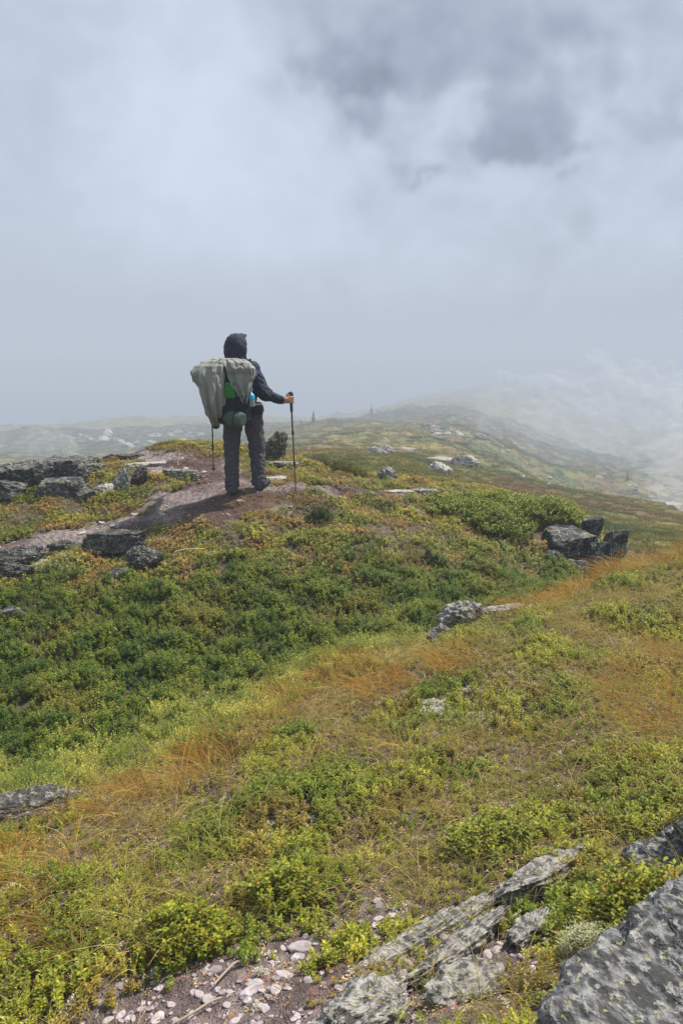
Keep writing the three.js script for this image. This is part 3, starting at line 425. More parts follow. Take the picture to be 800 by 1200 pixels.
// ---------------------------------------------------------------- ground cover that nobody could count
const fan = (x, z, pad = 1.5) => Math.abs(x) < 0.56 * -z + pad;
function cover(name, label, category, geo, mat, o) {
  const R = rng(o.seed), list = [], c = new THREE.Color(), up = V(0, 1, 0);
  for (let z = o.z0; z < o.z1; z += o.step) for (let x = -0.56 * -z - 1.7; x < 0.56 * -z + 1.7; x += o.step) {
    const px = x + (R() - 0.5) * o.step * 1.4, pz = z + (R() - 0.5) * o.step * 1.4, w = o.where(px, pz, R); if (R() >= w || !fan(px, pz)) continue;
    if (covered(px, pz, o.edge ?? -0.02)) continue; list.push([px, pz]);
  }
  const im = new THREE.InstancedMesh(geo, mat, list.length), m4 = new THREE.Matrix4(), q = new THREE.Quaternion(), q2 = new THREE.Quaternion();
  list.forEach(([x, z], k) => {
    const n = slopeN(x, z).lerp(up, o.upright ?? 0.5).normalize(); q.setFromUnitVectors(up, n); q2.setFromAxisAngle(up, o.turn ? o.turn + (R() - 0.5) * 1.2 : R() * 6.28); q.multiply(q2);
    const s = o.size(x, z, R), sy = s * (0.75 + 0.5 * R()); im.setMatrixAt(k, m4.compose(V(x, onTop(x, z) - 0.004, z), q, V(s, sy, s)));
    const t = o.color(x, z, R), b = 0.78 + 0.44 * R(); im.setColorAt(k, c.setRGB(t[0] * b, t[1] * b, t[2] * b));
  });
  top(shadowed(im), name, { kind: 'stuff', label, category });
}
const bare = (x, z) => Math.max(trailAt(x, z) * 1.25, gravelAt(x, z) * 1.3);
const patch = (x, z) => fbm2(x * 1.15 + 3, z * 1.15, 3) + 0.25 * n2(x * 5, z * 5);   // the broken carpet of the near slope
const near = (x, z) => sstep(-0.12, 0.12, z - crestZ(x));                             // 1 on the near slope, 0 beyond its crest
cover('bilberry_cover', 'bright yellow green bilberry leaves carpeting the near slope', 'shrub', clump(301, 3, 0.04, 0.075, 15, 0.017, { red: 0.025, yel: 0.16 }), M.leaf, {
  seed: 401, z0: -6.6, z1: -1.0, step: 0.026, upright: 0.7, where: (x, z) => near(x, z) * (1 - bare(x, z)) * (1 - 0.6 * orangeAt(x, z)) * (1 - 0.9 * lichenAt(x, z)) * lerp(0.42, 1.0, sstep(-0.25, 0.1, patch(x, z))),
  size: (x, z, R) => (0.5 + 0.5 * R()) * (0.6 + 0.5 * sstep(-0.2, 0.35, patch(x, z))), color: (x, z) => mix3(mix3([0.2, 0.29, 0.024], [0.43, 0.45, 0.055], clamp(0.5 + 1.1 * fbm2(x * 2 + 11, z * 2, 3), 0, 1)), [0.34, 0.22, 0.07], sstep(0.25, 0.6, n2(x * 2.1 + 40, z * 2.1)) * 0.6) });
cover('heath_leaf_litter', 'brown and rusty dead leaves littering the near slope', 'leaf litter', clump(302, 6, 0.035, 0.014, 4, 0.011, { red: 0, yel: 0.1, wide: 0.35, low: -0.2, lean: 1.5, stem: [1, 0.9, 0.8] }), M.litter, {
  seed: 402, z0: -6.4, z1: -1.0, step: 0.04, where: (x, z) => 0.75 * near(x, z) * (1 - 0.8 * bare(x, z)), size: (x, z, R) => 0.7 + 0.6 * R(),
  color: (x, z, R) => (R() < 0.16 ? [0.42, 0.38, 0.33] : R() < 0.06 ? [0.28, 0.09, 0.035] : mix3([0.2, 0.135, 0.075], [0.42, 0.31, 0.16], R())) });
cover('dark_bilberry_cover', 'deep green bilberry thicket filling the hollow below the path', 'shrub', clump(303, 7, 0.06, 0.13, 15, 0.022, { red: 0.01, yel: 0.05, from: 0.4 }), M.glossLeaf, {
  seed: 403, z0: -8.6, z1: -2.6, step: 0.037, upright: 0.75, where: (x, z) => { const j = n2(x * 1.4, z * 1.4) * 0.3 + n2(x * 4, z * 4) * 0.12; return (1 - near(x, z)) * sstep(crestZ(x) - 0.8, crestZ(x) - 1.35, z + j + sstep(0.0, 1.2, x) * -0.6) * sstep(browZ(x) - 0.35, browZ(x) + 0.35, z + j) * (1 - bare(x, z)) * (1 - 0.9 * lichenAt(x, z)) * (1 - 0.25 * sstep(0.35, 0.65, n2(x * 1.6 + 9, z * 1.6))); },
  size: (x, z, R) => (0.55 + 0.4 * R()) * (0.6 + 0.55 * sstep(-0.5, 0.6, n2(x * 2.6, z * 2.6) + 0.4 * n2(x * 6, z * 6))), color: (x, z) => mix3(mix3([0.085, 0.155, 0.014], [0.19, 0.25, 0.024], clamp(0.5 + 0.8 * n2(x * 2.3, z * 2.3), 0, 1)), [0.24, 0.235, 0.035], sstep(0.2, 0.7, n2(x * 0.9 + 4, z * 0.9)) * 0.7) });
cover('juniper_cover', 'light green creeping juniper along the bottom of the hollow', 'shrub', clump(304, 7, 0.05, 0.11, 20, 0.018, { red: 0, yel: 0.2, wide: 0.32, lean: 1.1, from: 0.2, curl: 0.05 }), M.leaf, {
  seed: 404, z0: -6.2, z1: -2.4, step: 0.044, upright: 0.6, where: (x, z) => { const j = n2(x * 1.6, z * 1.6) * 0.15; return (1 - near(x, z)) * sstep(crestZ(x) - 1.4, crestZ(x) - 0.95, z + j) * sstep(0.9, 0.1, x) * 0.97; },
  size: (x, z, R) => (0.7 + 0.4 * R()) * (0.75 + 0.4 * n2(x * 3, z * 3)), color: (x, z) => mix3([0.2, 0.28, 0.035], [0.4, 0.43, 0.09], clamp(0.55 + 0.9 * n2(x * 1.8, z * 1.8), 0, 1)) });
cover('mound_heath_cover', 'short olive heath plants on the trampled mound', 'shrub', clump(305, 5, 0.05, 0.06, 12, 0.018, { red: 0.06, yel: 0.2 }), M.leaf, {
  seed: 405, z0: -12.2, z1: -6.2, step: 0.04, where: (x, z) => { const j = n2(x * 1.4, z * 1.4) * 0.3; return sstep(browZ(x) + 0.4, browZ(x) - 0.3, z + j) * (1 - bare(x, z)) * (1 - 0.7 * orangeAt(x, z)) * lerp(0.25, 0.95, sstep(-0.3, 0.15, fbm2(x * 1.3, z * 1.3 + 8, 3))); },
  size: (x, z, R) => (0.6 + 0.6 * R()) * (1 + 0.5 * n2(x * 2, z * 2)), color: (x, z) => mix3(mix3([0.15, 0.215, 0.022], [0.35, 0.355, 0.055], clamp(0.5 + 1.1 * fbm2(x * 1.2 + 2, z * 1.2, 3), 0, 1)), [0.32, 0.21, 0.08], sstep(0.1, 0.5, n2(x * 1.5 + 30, z * 1.5)) * 0.75) });
cover('orange_grass', 'rust orange bent grass along the crest of the near slope', 'grass', tuft(306, 12, 0.03, 0.2, 0.0016, { wind: [-0.55, 0.35] }), M.grass, {
  seed: 406, z0: -8.8, z1: -1.8, step: 0.046, upright: 0.8, turn: 0.001, where: (x, z) => orangeAt(x, z) * lerp(0.2, 0.9, sstep(-0.45, 0.3, n2(x * 2.6 + 8, z * 2.6))), size: (x, z, R) => (0.4 + 0.9 * R()) * (z < -7 ? 0.7 : 1), color: (x, z, R) => mix3([0.55, 0.31, 0.07], [0.68, 0.48, 0.18], clamp(0.35 + 0.8 * n2(x * 2, z * 2) + 0.4 * (R() - 0.5), 0, 1)) });
cover('straw_grass', 'dry straw coloured grass threaded through the near heath', 'grass', tuft(307, 8, 0.035, 0.16, 0.0013, { arch: 1.5, wind: [-0.3, 0.2] }), M.grass, {
  seed: 407, z0: -6.5, z1: -1.0, step: 0.05, upright: 0.7, where: (x, z) => near(x, z) * (1 - bare(x, z)) * lerp(0.16 + 0.6 * blobs(x, z, [[-1.1, -2.5, 0.5, 0.4], [-0.7, -2.75, 0.4, 0.25], [1.5, -3.2, 0.4, 0.7]]), 0.95, sstep(0.15, -0.25, patch(x, z))), size: (x, z, R) => 0.5 + 0.8 * R(), color: (x, z, R) => mix3(mix3([0.6, 0.5, 0.27], [0.54, 0.4, 0.12], R()), [0.24, 0.27, 0.05], R() * R()) });
cover('mound_grass', 'tawny short grass on the mound around the hiker', 'grass', tuft(308, 14, 0.05, 0.10, 0.0013, { arch: 1.4 }), M.grass, {
  seed: 408, z0: -12.4, z1: -6.0, step: 0.085, where: (x, z) => sstep(browZ(x) + 0.7, browZ(x) - 0.4, z) * (1 - 0.9 * bare(x, z)) * 0.6, size: (x, z, R) => 0.5 + 0.8 * R(), color: (x, z, R) => mix3([0.42, 0.32, 0.13], mix3([0.18, 0.19, 0.04], [0.38, 0.22, 0.06], clamp(0.5 + n2(x, z), 0, 1)), R()) });
cover('green_grass', 'fine green grass blades among the dark bilberry', 'grass', tuft(309, 8, 0.03, 0.17, 0.001, { arch: 1.2 }), M.grass, {
  seed: 409, z0: -8.4, z1: -2.2, step: 0.12, where: (x, z) => 0.3 * (1 - near(x, z)) + 0.12, size: (x, z, R) => 0.6 + 0.6 * R(), color: (x, z, R) => mix3([0.16, 0.2, 0.04], [0.4, 0.33, 0.12], R()) });
cover('pale_lichen_cover', 'cream coloured reindeer lichen crumbs on the thin soil', 'lichen', clump(310, 9, 0.03, 0.02, 9, 0.007, { red: 0, yel: 0, wide: 0.5, lean: 1.2, stem: [1, 1, 1] }), M.litter, {
  seed: 410, z0: -8, z1: -1.4, step: 0.03, where: (x, z) => lichenAt(x, z) * 0.9 + 0.02 * near(x, z), size: (x, z, R) => 0.7 + 0.7 * R() + (z < -6 ? 0.5 : 0), color: () => [0.42, 0.41, 0.31] });
const wild = tuft(311, 30, 0.16, 0.10, 0.006, { arch: 1.3 }), hillTone = (x, z) => mix3(mix3([0.14, 0.16, 0.03], [0.34, 0.29, 0.08], clamp(0.5 + 1.1 * fbm2(x * 0.045, z * 0.025 + 3, 5) + 0.3 * n2(x, z), 0, 1)), n2(x * 0.11 + 7, z * 0.06) > 0 ? [0.24, 0.18, 0.07] : [0.10, 0.145, 0.032], sstep(0.2, 0.6, Math.abs(n2(x * 0.11 + 7, z * 0.06))) * 0.75);
cover('meadow_tussocks', 'olive and straw tussocks of the meadow beyond the mound', 'grass', wild, M.grass, { seed: 411, z0: -40, z1: -8.2, step: 0.23, upright: 0.6, where: (x, z) => sstep(-11.4, -13, z - sstep(2.6, 3.4, x) * 3.4) * 0.9, size: (x, z, R) => 0.7 + 0.8 * R(), color: (x, z) => hillTone(x, z) });
cover('hillside_tussocks', 'hazy grass tussocks covering the far hillside', 'grass', wild, M.grass, { seed: 412, z0: -240, z1: -40, step: 0.8, upright: 0.4, where: () => 0.85, size: (x, z, R) => (1.5 + 2 * R()) * (0.6 + -z / 150), color: (x, z) => hillTone(x, z) });

// ---------------------------------------------------------------- shrubs and tufts that stand out singly
function bush(name, label, [x, z], [rx, h, rz], count, leaf, color, o = {}) {
  const R = rng(o.seed ?? 900), grp = new THREE.Group(), g = new G(), w = new G();
  for (let k = 0; k < count; k++) {
    const a = R() * 6.28, q = Math.sqrt(R()), lx = Math.cos(a) * q * rx * (0.85 + 0.3 * n2(a * 2, x)), lz = Math.sin(a) * q * rz * (0.85 + 0.3 * n2(a * 2, z)), dy = H(x + lx, z + lz) - H(x, z);
    const hh = h * (o.flat ? 1 - 0.25 * q ** 6 : Math.sqrt(Math.max(0.05, 1 - q * q * 0.9))) * (0.72 + 0.4 * R()) * (1 + 0.25 * n2(lx * 6 + x, lz * 6)), start = g.p.length / 3;
    sprig(g, R, lx * (o.taper ?? 1), lz * (o.taper ?? 1), hh, o.leaves ?? 12, leaf, { red: o.red ?? 0.02, yel: o.yel ?? 0.12, wide: o.wide ?? 0.5, lean: o.lean ?? 0.4, from: o.from ?? 0.35, stem: [0.8, 0.6, 0.6] });
    for (let i = start; i < g.p.length / 3; i++) { const t = clamp(g.p[i * 3 + 1] / h, 0, 1); g.p[i * 3] += lx * (1 - (o.taper ?? 1)) * t; g.p[i * 3 + 2] += lz * (1 - (o.taper ?? 1)) * t; g.p[i * 3 + 1] += dy; }
    if (k % 6 === 0) w.strip([V(0, -0.05, 0), V(lx * 0.4, dy * 0.5 + hh * 0.25, lz * 0.4), V(lx * 0.9, dy + hh * 0.6, lz * 0.9)], 0.006, [0.1, 0.07, 0.05]);
  }
  for (let i = 0; i < g.c.length; i += 3) for (let k = 0; k < 3; k++) g.c[i + k] *= color[k];
  grp.position.set(x, H(x, z), z); part(grp, 'stems', w.geo(), M.litter); part(grp, 'foliage', g.geo(), o.mat ?? M.leaf);
  top(grp, name, { label, category: o.category ?? 'bush', ...(o.group ? { group: o.group } : {}) });
}
rock('upright_boulder', 'upright dark olive boulder behind the hiker legs', [-0.87, null, -10.3], [0.17, 0.27, 0.14], 0.2, M.mossy, 91, { detail: 28, cuts: 12, rough: 0.17, freq: 2.6, up: 0.62, rz: -0.12, planes: [[[0, 1, 0], 0.8], [[-0.9, -0.45, 0], 0.75], [[0.9, -0.4, 0], 0.8]] });
bush('grey_bush', 'low grey green bush beyond the walking pole', [-0.38, -11.2], [0.3, 0.17, 0.2], 300, 0.02, [0.13, 0.145, 0.10], { leaves: 12, wide: 0.35, seed: 902 });
bush('heath_bush', 'rounded yellow green bush at the far edge of the mound', [0.05, -10.3], [0.36, 0.24, 0.26], 420, 0.022, [0.16, 0.17, 0.03], { seed: 903 });
bush('heath_bush', 'small dark green bush in front of the walking pole tip', [-0.22, -8.0], [0.17, 0.16, 0.15], 220, 0.02, [0.09, 0.13, 0.025], { seed: 904 });
bush('juniper_mat', 'bright green juniper mat draped over the overhanging rocks', [1.9, -8.85], [1.15, 0.14, 0.55], 3400, 0.032, [0.23, 0.29, 0.035], { leaves: 9, wide: 0.45, yel: 0.25, seed: 905, lean: 0.7, flat: true, from: 0.5 });
bush('juniper_mat', 'lower juniper mat spilling down the left side of the overhanging rocks', [1.75, -8.3], [0.34, 0.15, 0.26], 560, 0.03, [0.19, 0.24, 0.028], { leaves: 9, wide: 0.45, yel: 0.2, seed: 915, lean: 0.7, flat: true, from: 0.4 });
bush('bilberry_bush', 'lush bilberry bush with reddish lower leaves beside the pebbles', [-0.5, -2.2], [0.2, 0.13, 0.14], 190, 0.02, [0.24, 0.28, 0.026], { seed: 906, red: 0.06, yel: 0.25 });
bush('bilberry_bush', 'bright bilberry bush just above the pebbly soil', [-0.22, -2.4], [0.17, 0.12, 0.12], 150, 0.02, [0.24, 0.28, 0.026], { seed: 907, yel: 0.25 });
bush('bilberry_bush', 'glossy bilberry bush squeezed between the bedrock rib and the boulders', [0.82, -1.93], [0.2, 0.17, 0.16], 210, 0.021, [0.24, 0.28, 0.026], { seed: 908, red: 0.03, yel: 0.3 });
bush('bilberry_bush', 'fresh green bilberry bush growing at the head of the broad rib', [0.52, -2.55], [0.24, 0.12, 0.14], 200, 0.02, [0.24, 0.28, 0.026], { seed: 909, red: 0.02 });
bush('bilberry_bush', 'little bilberry tuft sprouting beside the largest pebble', [-0.06, -1.98], [0.06, 0.06, 0.05], 26, 0.017, [0.24, 0.28, 0.026], { seed: 910, yel: 0.3 });
bush('bilberry_bush', 'small bilberry tuft at the foot of the long rib', [0.02, -2.1], [0.08, 0.06, 0.06], 36, 0.017, [0.24, 0.28, 0.026], { seed: 911, yel: 0.3 });
bush('lichen_tuft', 'pale green shrubby lichen tuft leaning on the small dark rib', [0.64, -1.8], [0.07, 0.09, 0.06], 260, 0.011, [0.36, 0.38, 0.22], { seed: 912, wide: 0.25, red: 0, yel: 0, category: 'lichen', mat: M.litter, leaves: 14 });
bush('lichen_tuft', 'smaller pale lichen tuft beside the boulder foot', [0.74, -1.78], [0.05, 0.07, 0.05], 160, 0.011, [0.36, 0.38, 0.22], { seed: 913, wide: 0.25, red: 0, yel: 0, category: 'lichen', mat: M.litter, leaves: 14 });
bush('lichen_cushion', 'pale cream lichen cushion in the middle of the near slope', [0.49, -3.76], [0.1, 0.035, 0.11], 420, 0.010, [0.5, 0.5, 0.42], { seed: 914, wide: 0.4, red: 0, yel: 0, category: 'lichen', mat: M.litter, flat: true });
// dead twigs
{
  const R = rng(31);
  for (const [x, z, l, t, label] of [[-1.42, -7.1, 0.26, 0.35, 'bleached stick lying on the slope below the path'], [-0.32, -2.02, 0.16, 0.9, 'thin grey twig lying across the pebbles'], [-0.4, -1.86, 0.14, 0.5, 'short dry twig on the bare soil'], [0.52, -2.1, 0.13, 0.6, 'dry twig resting against the broad rib']]) {
    const pts = []; for (let k = 0; k < 5; k++) { const f = (k / 4 - 0.5) * l, px = x + Math.cos(t) * f, pz = z - Math.sin(t) * f; pts.push(V(px, onTop(px, pz) + 0.012 + (z < -5 ? 0.06 : 0) + 0.008 * R(), pz + (R() - 0.5) * 0.015)); }
    top(shadowed(new THREE.Mesh(new THREE.TubeGeometry(new THREE.CatmullRomCurve3(pts), 14, z < -5 ? 0.007 : 0.0035, 6), new THREE.MeshStandardMaterial({ color: col(0.36, 0.31, 0.24), roughness: 0.9 }))), 'twig', { label, category: 'twig' });
  }
}
// ---------------------------------------------------------------- small conifers far off in the cloud
function conifer(x, z, h, label, group) {
  const g = new G(), R = rng(Math.round(x * 10 + z)), grp = new THREE.Group();
  for (let k = 0; k < 260; k++) { const t = Math.pow(R(), 0.8), a = R() * 6.28, rad = h * 0.24 * (1 - t) * (0.5 + 0.6 * R()) + 0.03 * h, y = h * (0.08 + 0.92 * t); g.leaf(V(0, y + rad * 0.1, 0), V(Math.cos(a), -0.25, Math.sin(a)).normalize(), V(0, 1, 0), rad * 1.1, rad * 0.35, tint(R, 0.03, 0.07).map((v, i) => v * [0.8, 1.1, 0.7][i]), 0.1); }
  grp.position.set(x, H(x, z) - 0.05, z); part(grp, 'trunk', new THREE.CylinderGeometry(h * 0.008, h * 0.03, h, 6).translate(0, h / 2, 0), M.litterBark ??= new THREE.MeshStandardMaterial({ color: col(0.07, 0.05, 0.04), roughness: 1 })); part(grp, 'crown', g.geo(), M.leaf);
  top(grp, 'conifer', { label, category: 'tree', group });
}
for (const [x, z, h] of [[115, -552, 7.5], [119, -554, 5], [122, -551, 7], [125.5, -554, 6], [131, -556, 4.5]]) conifer(x, z, h, 'tiny conifer on the hilltop almost lost in the cloud', 'conifers on the misty hilltop');
for (const [x, z, h] of [[8.4, -218, 3.4], [-4.1, -114, 2.0], [-6, -115, 1.2]]) conifer(x, z, h, 'small lone conifer on the hazy skyline of the grassy hill', 'conifers along the grassy skyline');
for (const [x, z, h] of [[42.3, -104, 1.8], [36.5, -98, 1.4]]) conifer(x, z, h, 'stunted conifer standing in the misty stony valley', 'conifers in the stony valley');

// ---------------------------------------------------------------- torn banks of thin mist drifting over the right-hand ridge and along the valley
{
  const R = rng(61), g = mergeVertices((() => { const q = new THREE.IcosahedronGeometry(1, 14); q.deleteAttribute('uv'); q.deleteAttribute('normal'); return q; })(), 1e-5), p = g.attributes.position, d = V(0, 0, 0);
  for (let i = 0; i < p.count; i++) { d.fromBufferAttribute(p, i).normalize(); const r = 0.8 + 0.6 * fbm3(d.x * 1.1, d.y * 1.1 + 4, d.z * 1.1, 2); p.setXYZ(i, d.x * r, d.y * r * 0.7, d.z * r); }
  g.computeVertexNormals();
  const mist = new THREE.MeshPhysicalMaterial({ color: col(0.93, 0.95, 0.98), roughness: 1, specularIntensity: 0, transmission: 0.5, thickness: 0, transparent: true, opacity: 0.04, side: THREE.DoubleSide }), put = [];
  for (let k = 0; k < 30; k++) { const z = -lerp(80, 200, R()), f = R(), x = -z * lerp(0.25, 0.6, f), y = lerp(-12, -5 + 4.5 * f, R()) * (-z / 130); put.push([x, y, z, lerp(4, 11, R() * R()) * (-z / 120)]); }
  for (let k = 0; k < 13; k++) { const z = -lerp(38, 85, R()), x = -z * lerp(0.34, 0.62, R()); put.push([x, H(x, z) + lerp(0.5, 3.5, R()), z, lerp(2.2, 5, R())]); }
  for (let k = 0; k < 7; k++) { const z = -lerp(120, 200, R()); put.push([z * lerp(0.34, 0.5, R()), lerp(-22, -15, R()) * (-z / 160), z, lerp(4, 8, R())]); }
  const im = new THREE.InstancedMesh(g, mist, put.length), m4 = new THREE.Matrix4(), q = new THREE.Quaternion(), e = new THREE.Euler();
  put.forEach(([x, y, z, s], k) => { e.set(R() * 0.6, R() * 6.28, R() * 0.6); q.setFromEuler(e); im.setMatrixAt(k, m4.compose(V(x, y, z), q, V(s * 1.3, s, s))); });
  top(im, 'mist_cloud', { kind: 'stuff', label: 'pale mist rolling over the ridge and along the valley', category: 'mist' });
}

// ---------------------------------------------------------------- the hiker
// a closed surface from a distance field (surface nets)
function nets(f, lo, hi, cell) {
  const n = [0, 1, 2].map((k) => Math.ceil((hi[k] - lo[k]) / cell) + 1), [nx, ny, nz] = n, F = new Float32Array(nx * ny * nz), at = (i, j, k) => (k * ny + j) * nx + i;
  for (let k = 0; k < nz; k++) for (let j = 0; j < ny; j++) for (let i = 0; i < nx; i++) F[at(i, j, k)] = f(lo[0] + i * cell, lo[1] + j * cell, lo[2] + k * cell);
  const id = new Int32Array(nx * ny * nz).fill(-1), pos = [], nor = [], idx = [], e = cell * 0.5;
  for (let k = 0; k < nz - 1; k++) for (let j = 0; j < ny - 1; j++) for (let i = 0; i < nx - 1; i++) {
    let c = 0, x = 0, y = 0, z = 0; const v = [];
    for (let b = 0; b < 8; b++) v.push(F[at(i + (b & 1), j + ((b >> 1) & 1), k + (b >> 2))]);
    const s = v.map((q) => q < 0); if (s.every(Boolean) || !s.some(Boolean)) continue;
    for (const [a, b] of [[0, 1], [2, 3], [4, 5], [6, 7], [0, 2], [1, 3], [4, 6], [5, 7], [0, 4], [1, 5], [2, 6], [3, 7]]) if (s[a] !== s[b]) { const t = v[a] / (v[a] - v[b]); x += lerp(a & 1, b & 1, t); y += lerp((a >> 1) & 1, (b >> 1) & 1, t); z += lerp(a >> 2, b >> 2, t); c++; }
    const px = lo[0] + (i + x / c) * cell, py = lo[1] + (j + y / c) * cell, pz = lo[2] + (k + z / c) * cell; id[at(i, j, k)] = pos.length / 3; pos.push(px, py, pz);
    const g = V(f(px + e, py, pz) - f(px - e, py, pz), f(px, py + e, pz) - f(px, py - e, pz), f(px, py, pz + e) - f(px, py, pz - e)).normalize(); nor.push(g.x, g.y, g.z);
  }
  const quad = (a, b, c, d, flip) => { if (a < 0 || b < 0 || c < 0 || d < 0) return; flip ? idx.push(a, c, b, a, d, c) : idx.push(a, b, c, a, c, d); };
  for (let k = 1; k < nz - 1; k++) for (let j = 1; j < ny - 1; j++) for (let i = 1; i < nx - 1; i++) {
    const o = F[at(i, j, k)] < 0;
    if (o !== F[at(i + 1, j, k)] < 0) quad(id[at(i, j - 1, k - 1)], id[at(i, j, k - 1)], id[at(i, j, k)], id[at(i, j - 1, k)], !o);
    if (o !== F[at(i, j + 1, k)] < 0) quad(id[at(i - 1, j, k - 1)], id[at(i - 1, j, k)], id[at(i, j, k)], id[at(i, j, k - 1)], !o);
    if (o !== F[at(i, j, k + 1)] < 0) quad(id[at(i - 1, j - 1, k)], id[at(i, j - 1, k)], id[at(i, j, k)], id[at(i - 1, j, k)], !o);
  }
  const g = new THREE.BufferGeometry();
  g.setAttribute('position', new THREE.Float32BufferAttribute(pos, 3)); g.setAttribute('normal', new THREE.Float32BufferAttribute(nor, 3)); g.setIndex(idx);
  const uv = new Float32Array(pos.length / 3 * 2); for (let i = 0; i < uv.length / 2; i++) { uv[i * 2] = (pos[i * 3] + pos[i * 3 + 2] * 0.7) * 4; uv[i * 2 + 1] = pos[i * 3 + 1] * 4; } g.setAttribute('uv', new THREE.BufferAttribute(uv, 2));
  return g;
}
const smin = (a, b, k) => { const h = Math.max(k - Math.abs(a - b), 0) / k; return Math.min(a, b) - h * h * k * 0.25; };
const cap = (x, y, z, a, b, ra, rb) => { const dx = b[0] - a[0], dy = b[1] - a[1], dz = b[2] - a[2], t = clamp(((x - a[0]) * dx + (y - a[1]) * dy + (z - a[2]) * dz) / (dx * dx + dy * dy + dz * dz), 0, 1); return Math.hypot(x - a[0] - dx * t, y - a[1] - dy * t, z - a[2] - dz * t) - lerp(ra, rb, t); };
const ell = (x, y, z, c, r) => { const k = Math.hypot((x - c[0]) / r[0], (y - c[1]) / r[1], (z - c[2]) / r[2]); return (k - 1) * Math.min(...r); };
const bones = (list, k) => (x, y, z) => { let d = 1e3; for (const [a, b, ra, rb] of list) d = smin(d, cap(x, y, z, a, b, ra, rb), k); return d; };
const HX = -1.08, HZ = -8.55, HY = onTop(HX, HZ) - 0.005, TURN = Math.atan2(-HX, -HZ) * 1;
const SC = 0.968;
const toWorld = (x, z) => [HX + SC * (x * Math.cos(TURN) + z * Math.sin(TURN)), HZ + SC * (z * Math.cos(TURN) - x * Math.sin(TURN))];
const foot = (x, z) => { const [wx, wz] = toWorld(x, z); return (onTop(wx, wz) - HY) / SC; };
const J = {
  hipL: [-0.115, 0.9, 0], kneeL: [-0.14, 0.49, -0.03], ankL: [-0.145, foot(-0.145, 0.05) + 0.1, 0.05], hipR: [0.1, 0.9, -0.02], kneeR: [0.15, 0.5, -0.07], ankR: [0.165, foot(0.165, -0.02) + 0.1, -0.02],
  pel: [-0.01, 0.95, -0.01], waist: [-0.02, 1.1, -0.02], chest: [-0.05, 1.3, -0.03], neck: [-0.06, 1.47, -0.02], shR: [0.115, 1.385, -0.02], elR: [0.245, 1.115, 0.06], wrR: [0.45, 1.032, 0.005], shL: [-0.25, 1.38, -0.06], elL: [-0.33, 1.13, -0.16], wrL: [-0.355, 1.03, -0.4],
};
const PX = 0.548, PZ = -0.012;                                        // the right pole where the hand holds it
